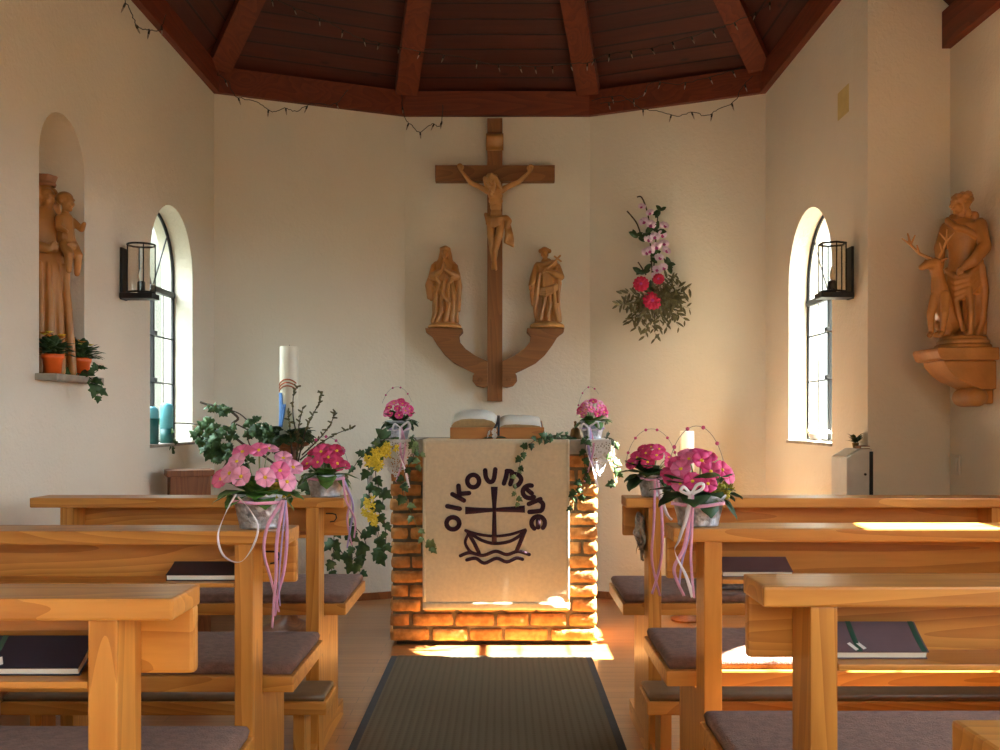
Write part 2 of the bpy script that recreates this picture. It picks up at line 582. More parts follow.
def link(name, data, parent=None, loc=(0, 0, 0), rot=None, scale=None):
    o = bpy.data.objects.new(name, data)
    C.objects.link(o)
    o.location = loc
    if rot is not None:
        o.rotation_euler = rot
    if scale is not None:
        o.scale = (scale,) * 3 if isinstance(scale, (int, float)) else scale
    if parent is not None:
        o.parent = parent
        WL[o.name] = wloc(parent) + V(loc)
    else:
        WL[o.name] = V(loc)
    return o


def tag(o, label, cat, group=None, kind=None):
    o['label'] = label
    o['category'] = cat
    if group:
        o['group'] = group
    if kind:
        o['kind'] = kind
    return o


def thing(name, label, cat, loc, group=None):
    o = link(name, None, None, loc)
    o.empty_display_size = 0.05
    return tag(o, label, cat, group)


def struct(mb, name, mats, parent=None, bevel=0):
    o = mb.build(name, mats, parent, bevel) if isinstance(mb, MB) else mb
    o['kind'] = 'structure'
    return o


def place(name, me, parent, wpos, rot=None, scale=None):
    """shared mesh put at a world point under its parent"""
    return link(name, me, parent, V(wpos) - wloc(parent), rot, scale)


def smoothpath(pts, n=6):
    pts = [V(p) for p in pts]
    out = []
    for i in range(len(pts) - 1):
        p0, p1, p2, p3 = pts[max(i - 1, 0)], pts[i], pts[i + 1], pts[min(i + 2, len(pts) - 1)]
        for k in range(n):
            t = k / n
            out.append(0.5 * ((2 * p1) + (p2 - p0) * t + (2 * p0 - 5 * p1 + 4 * p2 - p3) * t * t + (3 * p1 - p0 - 3 * p2 + p3) * t ** 3))
    out.append(pts[-1])
    return out


def facing(d):
    """euler turning +Z to direction d"""
    return V((0, 0, 1)).rotation_difference(V(d).normalized()).to_euler()


def sculpt(mb, name, mats, parent, voxel, smooth=3, loc=None, M4=None, fac=0.5):
    """fuse all solids of mb into one continuous carved surface"""
    bm = mb.bm
    if M4 is not None:
        bmesh.ops.transform(bm, matrix=M4, verts=bm.verts)
    bmesh.ops.recalc_face_normals(bm, faces=bm.faces)
    me = bpy.data.meshes.new('tmp')
    bm.to_mesh(me)
    bm.free()
    o = bpy.data.objects.new('tmp', me)
    C.objects.link(o)
    r = o.modifiers.new('r', 'REMESH')
    r.mode = 'VOXEL'
    r.voxel_size = voxel
    r.use_smooth_shade = True
    s = o.modifiers.new('s', 'SMOOTH')
    s.factor = fac
    s.iterations = smooth
    dg = bpy.context.evaluated_depsgraph_get()
    dg.update()
    new = bpy.data.meshes.new_from_object(o.evaluated_get(dg))
    new.name = name
    bpy.data.objects.remove(o)
    bpy.data.meshes.remove(me)
    new.materials.clear()
    for m in (mats if isinstance(mats, (list, tuple)) else [mats]):
        new.materials.append(M[m])
    for p in new.polygons:
        p.use_smooth = True
        p.material_index = 0
    if parent is None:
        return new
    new.transform(Matrix.Translation(-wloc(parent)))
    return link(name, new, parent)

EASTSKY, SOUTHSKY = 2.4, 0.3
SKY, HORIZON, SUN, SUNDIR, EXPOSURE = 3.4, 0.125, 22.0, (-1, -0.004, -1.0), 3.1
# ------------------------------------------------------------------ the room
XL, XR, XN = -1.612, 1.475, 1.807
YC, YB, YJ, YE, YR = 5.44, 5.86, 3.92, 3.92, -3.0
RING, APEX = 3.05, V((-0.05, 3.5, 4.48))
RINGN = RING - (APEX.z - RING) / (XR - APEX.x) * (XN - XR)
WALLTOP = 3.4
TH = 0.16


def arch(u0, u1, v0, spring, n=20):
    r = (u1 - u0) / 2
    c = (u0 + u1) / 2
    return [(u0, v0), (u1, v0)] + [(c + r * math.cos(PI * k / n), spring + r * math.sin(PI * k / n)) for k in range(n + 1)]


def wall_panel(name, a, b, holes=(), top=WALLTOP, th=TH, bottom=0.0, mat='wall'):
    """wall from a to b (plan points); the room lies on the left of a->b when th > 0 goes outwards to the right"""
    a, b = V((*a, 0)), V((*b, 0))
    u = (b - a).normalized()
    L = (b - a).length
    nrm = V((u.y, -u.x, 0))
    bm = bmesh.new()
    loops = [[(0, bottom), (L, bottom), (L, top), (0, top)]] + [list(h) for h in holes]
    edges = []
    front = []
    for lp in loops:
        vs = [bm.verts.new(a + u * p + V((0, 0, q))) for p, q in lp]
        front.append(vs)
        edges += [bm.edges.new((vs[i], vs[(i + 1) % len(vs)])) for i in range(len(vs))]
    bmesh.ops.triangle_fill(bm, use_beauty=True, edges=edges)
    faces = list(bm.faces)
    back = {}
    for vs in front:
        for v in vs:
            back[v] = bm.verts.new(v.co + nrm * th)
    for f in faces:
        bm.faces.new([back[v] for v in f.verts][::-1])
    for vs in front:
        for i in range(len(vs)):
            p, q = vs[i], vs[(i + 1) % len(vs)]
            try:
                bm.faces.new([p, q, back[q], back[p]])
            except ValueError:
                pass
    mb = MB()
    mb.bm.free()
    mb.bm = bm
    return struct(mb, name, mat)


WIN_L = (4.451, 5.062, 0.955, 1.81)
WIN_R = (4.345, 5.0, 0.965, 1.76)
NICHE = (3.384, 3.752, 1.235, 2.01)
WIN_N = (1.92, 2.52, 0.9, 1.67)
WIN_N2 = (-0.5, 0.5, 0.8, 1.67)  # unseen opening, added for more daylight from the right
WIN_N3 = (-2.2, -1.2, 0.8, 1.67)  # second unseen opening, added to brighten the lower left wall

# u runs from the first point; outside is to the right of the direction of travel
wall_panel('wall_left', (XL, YC), (XL, YR), [arch(YC - WIN_L[1], YC - WIN_L[0], WIN_L[2], WIN_L[3]), arch(YC - NICHE[1], YC - NICHE[0], NICHE[2], NICHE[3])])
wall_panel('wall_back_left', (-0.585, YB), (XL, YC))
wall_panel('wall_back', (0.53, YB), (-0.585, YB))
wall_panel('wall_back_right', (XR, YC), (0.53, YB))
wall_panel('wall_right', (XR, YJ + TH), (XR, YC), [arch(WIN_R[0] - YJ - TH, WIN_R[1] - YJ - TH, WIN_R[2], WIN_R[3])])
wall_panel('wall_right_shoulder', (XN + TH, YE), (XR, YJ))
wall_panel('wall_right_nave', (XN, YR), (XN, YE), [arch(w[0] - YR, w[1] - YR, w[2], w[3]) for w in (WIN_N, WIN_N2, WIN_N3)])
wall_panel('wall_rear', (XL, YR), (XN, YR), [[(0.75, 1.7), (2.65, 1.7), (2.65, 3.3), (0.75, 3.3)]], top=5.0, mat='brownwood')  # unseen wall, dark cladding chosen to cut light bouncing around the room

# niche shell behind the left wall
mb = MB()
c = (NICHE[0] + NICHE[1]) / 2
r = (NICHE[1] - NICHE[0]) / 2
D = 0.24
rows = []
for s in (0.0, 0.5, 0.8, 0.95, 1.0):
    k = math.sqrt(max(0, 1 - s ** 4)) * 0.55 + 0.45 if s < 1 else 0.45
    o = [(NICHE[2], -r * k), (NICHE[3], -r * k)] + [(NICHE[3] + r * k * math.sin(PI * j / 14), -r * k * math.cos(PI * j / 14)) for j in range(1, 14)] + [(NICHE[3], r * k), (NICHE[2], r * k)]
    rows.append([mb.bm.verts.new((XL - TH + 0.002 - (D - TH) * s if s else XL - TH + 0.004, c + y, z)) for z, y in o])
mb.sm = True
for p, q in zip(rows, rows[1:]):
    for i in range(len(p) - 1):
        mb.face([p[i], p[i + 1], q[i + 1], q[i]])
mb.sm = False
mb.face(rows[-1])
struct(mb, 'wall_niche', 'wall')
mb = MB().box(XL - D, XL + 0.075, NICHE[0] - 0.03, NICHE[1] + 0.005, NICHE[2] - 0.024, NICHE[2])
struct(mb, 'trim_1', 'slab', bevel=0.004)

# floor, ground outside, coloured dark to limit the light bounced upwards
mb = MB().box(XL - 0.2, XN + 0.2, YR - 0.2, YB + 0.2, -0.1, 0)
struct(mb, 'floor', 'floor')
mb = MB().box(-40, 40, -40, 40, -0.25, -0.15)
struct(mb, 'ground', 'yard')

# baseboards of the apse
for nm, a, b in (('baseboard_back_left', (-1.612, 5.44), (-0.585, 5.86)), ('baseboard_back', (-0.585, 5.86), (0.53, 5.86)), ('baseboard_back_right', (0.53, 5.86), (1.475, 5.44))):
    A, B = V((*a, 0)), V((*b, 0))
    u = (B - A).normalized()
    n = V((u.y, -u.x, 0)) * 0.014
    mb = MB()
    mb.prism([A + u * .004, B - u * .004, B - u * .008 + n, A + u * .008 + n], V((0, 0, 0.042)))
    struct(mb, nm, 'brownwood')


# roof: fan of boarded planes meeting at the apex over the apse
def roof(name, pts):
    bm = bmesh.new()
    uv = bm.loops.layers.uv.new()
    ps = [V(p) for p in pts]
    e = (ps[1] - ps[0]).normalized()
    n = e.cross(ps[2] - ps[0]).normalized()
    s = n.cross(e)
    up = V((0, 0, 0.03))
    a = [bm.verts.new(p) for p in ps]
    b = [bm.verts.new(p + up) for p in ps]
    f = [bm.faces.new(a), bm.faces.new(b[::-1])] + [bm.faces.new([a[i], b[i], b[(i + 1) % len(a)], a[(i + 1) % len(a)]]) for i in range(len(a))]
    for ff in f:
        for l in ff.loops:
            d = l.vert.co - ps[0]
            l[uv].uv = (d.dot(e), d.dot(s))
    mb = MB()
    mb.bm.free()
    mb.bm = bm
    return struct(mb, name, 'ceiling')


ringpts = [V((XL, YR, RING)), V((XL, YC, RING)), V((-0.585, YB, RING)), V((0.53, YB, RING)), V((XR, YC, RING)), V((XR, YJ, RING)), V((XN, YE, RINGN)), V((XN, YR, RINGN))]
rear = V((APEX.x, YR, APEX.z))
roof('ceiling_left', [ringpts[0], ringpts[1], APEX, rear])
for i, nm in ((1, 'ceiling_back_left'), (2, 'ceiling_back'), (3, 'ceiling_back_right'), (4, 'ceiling_right'), (5, 'ceiling_right_eave')):
    roof(nm, [ringpts[i], ringpts[i + 1], APEX])
roof('ceiling_right_nave', [ringpts[6], ringpts[7], rear, APEX])

# ring beam along the wall heads
def offset_path(pts, d):
    out = []
    for i, p in enumerate(pts):
        dirs = []
        if i > 0:
            dirs.append((p - pts[i - 1]).normalized())
        if i < len(pts) - 1:
            dirs.append((pts[i + 1] - p).normalized())
        ns = [V((q.y, -q.x)) for q in dirs]
        if len(ns) == 1:
            out.append(p + ns[0] * d)
        else:
            m = (ns[0] + ns[1]).normalized()
            out.append(p + m * (d / m.dot(ns[0])))
    return out


def ring_beams(names, pts, z0=2.895, z1=3.04, d=0.035):
    pts = [V(p) for p in pts]
    inn = offset_path(pts, d)
    out = offset_path(pts, -0.02)
    for i, nm in enumerate(names):
        mb = MB()
        mb.prism([V((*out[i], z0)), V((*out[i + 1], z0)), V((*inn[i + 1], z0)), V((*inn[i], z0))], V((0, 0, z1 - z0)))
        a = pts[i + 1] - pts[i]
        struct(mb, nm, 'beamY' if abs(a.y) > abs(a.x) else 'beamX')


ring_beams(['trim_2', 'trim_3', 'trim_4', 'trim_5', 'trim_6'], [(XL, YR), (XL, YC), (-0.585, YB), (0.53, YB), (XR, YC), (XR, YJ)])
ring_beams(['trim_7'], [(XN, YE - 0.005), (XN, YR)], 2.568, 2.715)
# hip rafters
for k, p in enumerate((ringpts[1], ringpts[2], ringpts[3], ringpts[4])):
    a = p + V((0, 0, -0.015))
    d = (APEX - a)
    L = d.length
    d.normalize()
    s = d.cross(V((0, 0, 1))).normalized()
    n = s.cross(d)
    mb = MB()
    q0 = a + d * 0.05
    pts = [q0 - s * .065 - n * .07, q0 + s * .065 - n * .07, q0 + s * .065 + n * .04, q0 - s * .065 + n * .04]
    mb.prism(pts, d * (L - 0.10))
    struct(mb, 'trim_%d' % (8 + k), 'beamX' if abs(d.x) > abs(d.y) else 'beamY')


# ------------------------------------------------------------------ windows
def window(nm, x, side, w, thick=True):
    """side -1 = left wall (outside towards -x)"""
    y0, y1, z0, sp = w
    gx = x + side * 0.10
    yc, r = (y0 + y1) / 2, (y1 - y0) / 2
    o = link(nm, None, None, (gx, yc, z0))
    o['kind'] = 'structure'
    mb = MB()
    q = arch(y0, y1, z0, sp, 24)
    mb.prism([V((gx - .002, a, b)) for a, b in q], V((.004, 0, 0)))
    mb.build('glass_pane', 'glass', o)
    mb = MB()
    q = arch(y0 + .008, y1 - .008, z0 + .008, sp, 24)
    mb.tube([V((gx, a, b)) for a, b in q], .009, 6, closed=True)
    mb.build('window_frame', 'iron', o)
    ztr = sp - 0.095
    mb = MB()
    mb.box(gx - .014, gx + .014, y0 + .008, y1 - .008, ztr - .014, ztr + .014)
    mb.build('transom', 'iron', o, .003)
    mb = MB()
    mb.box(gx - .010, gx + .010, yc - .008, yc + .008, z0, ztr)
    for zz in (z0 + .30, z0 + .53):
        mb.box(gx - side * .012 - .008, gx - side * .012 + .008, yc - .012, yc + .018, zz, zz + .022)
    mb.build('casement_stile', 'iron', o, .002)
    mb = MB()
    for zz in (z0 + 0.30, z0 + 0.53):
        mb.tube([(gx, y0, zz), (gx, y1, zz)], .0045, 5)
    for s in (-1, 1):
        mb.tube([(gx, yc + s * r * .5, z0), (gx, yc + s * r * .5, ztr)], .0035, 5)
        mb.tube([(gx, yc, ztr), (gx, yc + s * r * .72, sp + r * .68)], .004, 5)
    mb.build('glazing_bar', 'lead', o)
    mb = MB()
    mb.box(min(x - side * .012, gx), max(x - side * .012, gx), y0 - .004, y1 + .004, z0 - .012, z0 + .003)
    mb.build('window_sill', 'slab' if side < 0 else 'slab', o, .003)
    return o


window('window_1', XL, -1, WIN_L)
window('window_2', XR, 1, WIN_R)
window('window_3', XN, 1, WIN_N)
window('added_window_4', XN, 1, WIN_N2)
window('added_window_5', XN, 1, WIN_N3)

# unseen high rear window, assumed for the light from behind
o = link('window_6', None, None, (XL + 1.7, YR - 0.1, 1.7))
o['kind'] = 'structure'
MB().box(XL + .75, XL + 2.65, YR - .102, YR - .098, 1.7, 3.3).build('glass_pane', 'glass', o)
mb = MB()
for k in range(4):
    xx = XL + .75 + 1.9 * k / 3
    mb.box(xx - .02, xx + .02, YR - .12, YR - .08, 1.7, 3.3)
for zz in (1.71, 2.5, 3.29):
    mb.box(XL + .75, XL + 2.65, YR - .119, YR - .081, zz - .02, zz + .02)
mb.build('window_frame', 'iron', o)

# ------------------------------------------------------------------ light
w = bpy.data.worlds.new('sky')
bpy.context.scene.world = w
w.use_nodes = True
nt = w.node_tree
bg = nt.nodes['Background']
tcw = N(nt, 'ShaderNodeTexCoord')
sep = N(nt, 'ShaderNodeSeparateXYZ')
nt.links.new(tcw.outputs['Generated'], sep.inputs[0])
# overcast-bright zenith, hazier horizon, brighter towards the sun in the east (+x)
el = N(nt, 'ShaderNodeMapRange', interpolation_type='SMOOTHSTEP')
for i, v in ((1, 0.12), (2, 0.75), (3, 0.0), (4, 1.0)):
    el.inputs[i].default_value = v
nt.links.new(sep.outputs['Z'], el.inputs[0])
ea = N(nt, 'ShaderNodeMapRange')
for i, v in ((1, 0.2), (2, 1.0), (3, HORIZON), (4, EASTSKY)):
    ea.inputs[i].default_value = v
nt.links.new(sep.outputs['X'], ea.inputs[0])
lv = N(nt, 'ShaderNodeMix', data_type='FLOAT')
nt.links.new(el.outputs[0], lv.inputs[0])
so_ = N(nt, 'ShaderNodeMapRange')
for i, v in ((1, -0.2), (2, -1.0), (3, 0.0), (4, SOUTHSKY)):
    so_.inputs[i].default_value = v
nt.links.new(sep.outputs['Y'], so_.inputs[0])
hz = N(nt, 'ShaderNodeMath', operation='ADD')
nt.links.new(ea.outputs[0], hz.inputs[0])
nt.links.new(so_.outputs[0], hz.inputs[1])
nt.links.new(hz.outputs[0], lv.inputs[2])
lv.inputs[3].default_value = SKY
nt.links.new(lv.outputs[0], bg.inputs[1])
cm = N(nt, 'ShaderNodeMix', data_type='RGBA')
cm.inputs[6].default_value = (0.93, 1.0, 0.86, 1)
cm.inputs[7].default_value = (0.74, 0.86, 1.0, 1)
mxx = N(nt, 'ShaderNodeMath', operation='MAXIMUM')
xr = N(nt, 'ShaderNodeMapRange')
for i, v in ((1, 0.0), (2, 0.6), (3, 0.0), (4, 1.0)):
    xr.inputs[i].default_value = v
nt.links.new(sep.outputs['X'], xr.inputs[0])
nt.links.new(xr.outputs[0], mxx.inputs[0])
nt.links.new(el.outputs[0], mxx.inputs[1])
nt.links.new(mxx.outputs[0], cm.inputs[0])
nt.links.new(cm.outputs[2], bg.inputs[0])


def sun(direction, strength, angle=0.01, col=(1, .96, .87)):
    l = bpy.data.lights.new('sun', 'SUN')
    l.energy = strength
    l.angle = angle
    l.color = col
    o = bpy.data.objects.new('sun', l)
    C.objects.link(o)
    o.rotation_euler = V((0, 0, -1)).rotation_difference(V(direction).normalized()).to_euler()
    o.location = (4, 4, 6)


sun(SUNDIR, SUN)


def portal(name, loc, d, sx, sy):
    l = bpy.data.lights.new(name, 'AREA')
    l.shape = 'RECTANGLE'
    l.size, l.size_y = sx, sy
    l.cycles.is_portal = True
    o = bpy.data.objects.new(name, l)
    C.objects.link(o)
    o.location = loc
    o.rotation_euler = V(d).to_track_quat('-Z', 'Z').to_euler()


for nm, x, s, q in (('daylight_1', XL, -1, WIN_L), ('daylight_2', XR, 1, WIN_R), ('daylight_3', XN, 1, WIN_N), ('daylight_4', XN, 1, WIN_N2), ('daylight_6', XN, 1, WIN_N3)):
    top = q[3] + (q[1] - q[0]) / 2
    portal(nm, (x + s * 0.13, (q[0] + q[1]) / 2, (q[2] + top) / 2), (-s, 0, 0), q[1] - q[0], top - q[2])
portal('daylight_5', (XL + 1.7, YR - 0.12, 2.5), (0, 1, 0), 1.9, 1.6)

# ------------------------------------------------------------------ camera
cam = bpy.data.cameras.new('camera')
cam.sensor_width = 36
cam.lens = F / 1000 * 36
cam.shift_x = -0.002
cam.shift_y = 0.043
cam.clip_start = 0.05
co = bpy.data.objects.new('camera', cam)
C.objects.link(co)
co.location = (0, 0, EYE)
co.rotation_euler = (PI / 2, 0, 0)
sc = bpy.context.scene
sc.camera = co
sc.view_settings.view_transform = 'Standard'
sc.view_settings.look = 'None'
sc.view_settings.gamma = 1
sc.view_settings.use_curve_mapping = False
sc.view_settings.exposure = EXPOSURE
sc.cycles.use_denoising = True
sc.cycles.max_bounces = 10
sc.cycles.diffuse_bounces = 6
sc.cycles.transparent_max_bounces = 16
sc.cycles.caustics_reflective = False
sc.cycles.caustics_refractive = False
sc.cycles.sample_clamp_indirect = 8

# ------------------------------------------------------------------ pews
ROWS_L = [1.345, 2.15, 3.04]
ROWS_R = [0.683, 1.44, 2.20, 3.04]
L_A, L_W, R_A, R_W = -0.474, -1.478, 0.388, 1.63
DESK = 0.83


def pew(side, d, label, group, seat_depth=0.36, hook=False, shift=0.0):
    a, w = (L_A, L_W) if side < 0 else (R_A, R_W)
    a += shift
    p_aisle = (-0.594 + shift, -0.553 + shift) if side < 0 else (0.459, 0.50)
    p_wall = (-1.385, -1.345) if side < 0 else (1.535, 1.577)
    t = thing('church_pew', label, 'pew', ((a + w) / 2, d, 0), group)
    x0, x1 = min(a, w), max(a, w)
    MB().box(x0, x1, d, d + .125, DESK - .031, DESK).build('desktop', 'pineX', t, .004)
    MB().box(x0 + (.05 if side < 0 else .002), x1 - (.05 if side > 0 else .002), d + .0985, d + .124, .70, DESK - .031).build('backrest', 'pineX', t, .006)
    px = sorted([p_aisle, p_wall])
    MB().box(px[0][1], px[1][0], d + .004, d + .0985, .704, .714).build('book_shelf', 'pineX', t, .002)
    for p in (p_aisle, p_wall):
        MB().box(p[0], p[1], d + .006, d + .0985, 0.0, DESK - .031).build('end_post', 'pineZ', t, .003)
        MB().box(p[0] + .003, p[1] - .003, d + .0985, d + .108 + seat_depth * .62, .06, .437).build('seat_support', 'pineZ', t, .003)
        MB().box(p[0] + .004, p[1] - .004, d - .25, d + .50, 0, .06).build('foot_rail', 'pineY', t, .003)
        MB().box(p[0] + .004, p[1] - .004, d - .20, d - .10, .06, .222).build('kneeler_leg', 'pineZ', t, .003)
    s0, s1 = (x0 + .02, x1 - .014) if side < 0 else (x0 + .006, x1 - .02)
    MB().box(s0, s1, d + .126, d + .14 + seat_depth, .437, .475).build('seat', 'pineX', t, .004)
    cush(s0 + .006, s1 - .006, d + .139, d + .13 + seat_depth, .475, .507).build('cushion', 'cushion', t)
    MB().box(x0 + .03, x1 - .012, d - .24, d - .07, .222, .262).build('kneeler', 'pineX', t, .006)
    cush(x0 + .036, x1 - .018, d - .236, d - .074, .262, .284).build('kneeler_pad', 'vinyl', t)
    if hook:
        z = .772
        x = p_aisle[1] + .028
        y = d + .095
        mb = MB()
        mb.tube([V((x - .022, y, z)), V((x, y - .003, z)), V((x + .012, y - .012, z - .002)), V((x + .016, y - .022, z - .012)), V((x + .010, y - .027, z - .022)), V((x - .004, y - .027, z - .024))], .0022, 6)
        mb.build('coat_hook', 'iron', t)
    return t


def cush(x0, x1, y0, y1, z0, z1):
    """padded cushion: rounded edges, slightly domed top"""
    mb = MB()
    nx, ny = 14, 6
    h = z1 - z0
    r = h * .45

    def row(ins, z, dome):
        a, b, c, d = x0 + ins, x1 - ins, y0 + ins, y1 - ins
        return [[mb.bm.verts.new((a + (b - a) * i / nx, c + (d - c) * j / ny, z + (dome * math.sin(PI * i / nx) ** .4 * math.sin(PI * j / ny) ** .5 if dome else 0))) for i in range(nx + 1)] for j in range(ny + 1)]
    top = row(r, z1 - h * .12, h * .12)
    rims = []
    for ins, z in ((r * .3, z1 - h * .25), (0, z1 - h * .55), (r * .25, z0)):
        a, b, c, d = x0 + ins, x1 - ins, y0 + ins, y1 - ins
        ring = [(a + (b - a) * i / nx, c) for i in range(nx)] + [(b, c + (d - c) * j / ny) for j in range(ny)] + [(b - (b - a) * i / nx, d) for i in range(nx)] + [(a, d - (d - c) * j / ny) for j in range(ny)]
        rims.append([mb.bm.verts.new((x, y, z)) for x, y in ring])
    edge = [top[0][i] for i in range(nx)] + [top[j][nx] for j in range(ny)] + [top[ny][nx - i] for i in range(nx)] + [top[ny - j][0] for j in range(ny)]
    mb.sm = True
    for j in range(ny):
        for i in range(nx):
            mb.face([top[j][i], top[j][i + 1], top[j + 1][i + 1], top[j + 1][i]])
    prev = edge
    for rg in rims:
        for k in range(len(rg)):
            k2 = (k + 1) % len(rg)
            mb.face([prev[k], prev[k2], rg[k2], rg[k]])
        prev = rg
    mb.sm = False
    mb.face(prev)
    return mb


GL, GR = 'pews along the left wall', 'pews on the right side'
pew(-1, ROWS_L[0], 'pine pew left of the aisle, nearest the camera, a dark songbook by its post', GL, .36, False, .018)
pew(-1, ROWS_L[1], 'pine pew left of the aisle carrying the bucket of pale pink primroses', GL, .36, True)
pew(-1, ROWS_L[2], 'pine pew left of the aisle nearest the altar, with crimson primroses on its end', GL, .44, True, -.021)
pew(1, ROWS_R[0], 'pine pew of which only a desktop corner shows at the lower right', GR, .36, False, -.015)
pew(1, ROWS_R[1], 'pine pew right of the aisle with a plum songbook and no flowers', GR, .36)
pew(1, ROWS_R[2], 'pine pew right of the aisle with sunlit cushion and large primrose bucket on it', GR, .36)
pew(1, ROWS_R[3], 'pine pew right of the aisle nearest the altar, crumpled cellophane hanging under its desktop', GR, .40)


# ------------------------------------------------------------------ song books on the shelves
def songbook(x0, x1, d, cover, stripe, label, tilt=26, lift=0.0):
    t = thing('songbook', label, 'book', ((x0 + x1) / 2, d + .034, .7142), 'songbooks on the pew shelves')
    R = Matrix.Translation((0, d + .034, .7145)) @ Matrix.Rotation(math.radians(tilt), 4, 'X')
    dp = .064
    mb = MB()
    mb.box(x0 + .002, x1 - .002, .002, dp - .002, .0015, .0125, R)
    mb.build('pages', 'page', t)
    mb = MB()
    mb.box(x0, x1, 0, dp, 0, .0015, R)
    # upper cover curls up towards the spine at the back
    n = 8
    prev = None
    for i in range(n + 1):
        y = dp * i / n
        z = .0125 + .006 * (i / n) ** 2.2
        q = [mb.bm.verts.new(R @ V((x, y, z + e))) for x, e in ((x0, 0), (x1, 0), (x1, .0016), (x0, .0016))]
        if prev:
            for k in range(4):
                mb.face([prev[k], prev[(k + 1) % 4], q[(k + 1) % 4], q[k]])
        else:
            mb.face(q)
        prev = q
    mb.face(prev[::-1])
    mb.box(x0, x1, dp - .0015, dp, 0, .019, R)
    cv = mb.build('cover', cover, t)
    for u in stripe:
        mb = MB()
        xx = x0 + (x1 - x0) * u
        prev = None
        for i in range(n + 1):
            y = dp * i / n
            z = .0142 + .006 * (i / n) ** 2.2
            q = [mb.bm.verts.new(R @ V((x, y, z + e))) for x, e in ((xx - .004, 0), (xx + .004, 0), (xx + .004, .0004), (xx - .004, .0004))]
            if prev:
                for k in range(4):
                    mb.face([prev[k], prev[(k + 1) % 4], q[(k + 1) % 4], q[k]])
            prev = q
        mb.build('cover_stripe', 'bookgreen', cv)
    if stripe:
        xa = x0 + (x1 - x0) * .24
        mb = MB()
        for o in (0, .014):
            mb.box(xa - .003, xa + .003, .004 + o * .2, .022 + o * .2, .0146, .0150, R @ Matrix.Translation((o, 0, 0)) @ Matrix.Translation((xa, 0, 0)) @ Matrix.Rotation(math.radians(28), 4, 'Z') @ Matrix.Translation((-xa, 0, 0)))
        mb.build('cover_print', 'white', cv)
    return t


songbook(-0.76, -0.599, ROWS_L[0], 'booknavy', [.2], 'dark navy songbook on the shelf of the nearest left pew')
songbook(-0.755, -0.598, ROWS_L[1], 'booknavy', [], 'dark thin songbook on the shelf under the pale pink primroses', 14)
songbook(0.506, 0.645, ROWS_R[1], 'bookplum', [.25, .95], 'plum songbook with green stripe and white print on a right pew shelf', 27)
songbook(0.506, 0.668, ROWS_R[2], 'bookplum', [], 'plain plum songbook on the shelf below the large primrose bucket', 18)

# ------------------------------------------------------------------ altar
AX0, AX1, AY0, AY1 = -0.532, 0.455, 4.62, 5.15
SLABZ = 0.977
rnd = random.Random(7)
altar = thing('altar', 'brick altar with a stone slab on the wooden floor', 'altar', ((AX0 + AX1) / 2, (AY0 + AY1) / 2, 0))
MB().box(AX0 + .03, AX1 - .03, AY0 + .03, AY1 - .03, 0, .03).build('plinth', 'soil', altar)
MB().box(AX0 + .012, AX1 - .012, AY0 + .012, AY1 - .012, .02, .911).build('mortar_core', 'mortar', altar)
mb = MB()


def brick(x0, x1, y0, y1, z0, z1):
    bm = mb.bm
    nx, ny, nz = max(3, int((x1 - x0) / .024)), max(3, int((y1 - y0) / .024)), 3
    ox = V((rnd.uniform(0, 50), rnd.uniform(0, 50), rnd.uniform(0, 50)))
    sh = V((rnd.uniform(-.003, .003), rnd.uniform(-.004, .003), 0))
    cc = V(((x0 + x1) / 2, (y0 + y1) / 2, (z0 + z1) / 2))
    hd = V(((x1 - x0) / 2, (y1 - y0) / 2, (z1 - z0) / 2))
    vs = {}

    def vert(i, j, k):
        key = (i, j, k)
        if key not in vs:
            q = V((2 * i / nx - 1, 2 * j / ny - 1, 2 * k / nz - 1))
            p = V((q.x * hd.x, q.y * hd.y, q.z * hd.z))
            on = (i in (0, nx)) + (j in (0, ny)) + (k in (0, nz))
            if on >= 2:
                for a in range(3):
                    if (i in (0, nx), j in (0, ny), k in (0, nz))[a]:
                        p[a] -= math.copysign(.0022 if on == 2 else .004, p[a])
            w = p + ox
            p += V((noise.noise(w * 30), noise.noise(w * 30 + V((9, 0, 0))), noise.noise(w * 30 + V((0, 9, 0))))) * .0038
            vs[key] = bm.verts.new(cc + sh + p)
        return vs[key]
    for a, na, nb in (('x', ny, nz), ('y', nx, nz), ('z', nx, ny)):
        for e in (0, 1):
            for i in range(na):
                for j in range(nb):
                    def g(u, v):
                        return vert(e * nx, u, v) if a == 'x' else vert(u, e * ny, v) if a == 'y' else vert(u, v, e * nz)
                    f = bm.faces.new([g(i, j), g(i + 1, j), g(i + 1, j + 1), g(i, j + 1)])
                    f.smooth = True


rows = 13
pitch = (.911 - .02) / rows
for r_ in range(rows):
    z0 = .02 + r_ * pitch + (.002 if r_ else 0)
    z1 = z0 + pitch - .011
    x = AX0
    first = [.20, .105, .16, .095][r_ % 4]
    while x < AX1 - .02:
        w = first if x == AX0 else .195 + rnd.uniform(-.035, .025)
        x1 = min(AX1, x + w)
        if AX1 - x1 < .05:
            x1 = AX1
        brick(x, x1 - (.012 if x1 < AX1 else 0), AY0, AY0 + .09, z0, z1)
        x = x1
    for xs in ((AX0, AX0 + .09), (AX1 - .09, AX1)):
        y = AY0 + .102
        k = 0
        while y < AY1 - .02:
            w = (.10 if r_ % 2 and k == 0 else .205) + rnd.uniform(-.01, .01)
            y1 = min(AY1, y + w)
            if AY1 - y1 < .05:
                y1 = AY1
            brick(xs[0], xs[1], y, y1 - (.012 if y1 < AY1 else 0), z0, z1)
            y = y1
            k += 1
mb.build('brickwork', 'brick', altar)
MB().box(-.598, .511, 4.553, 5.2, .911, SLABZ).build('top_slab', 'slab', altar, .004)


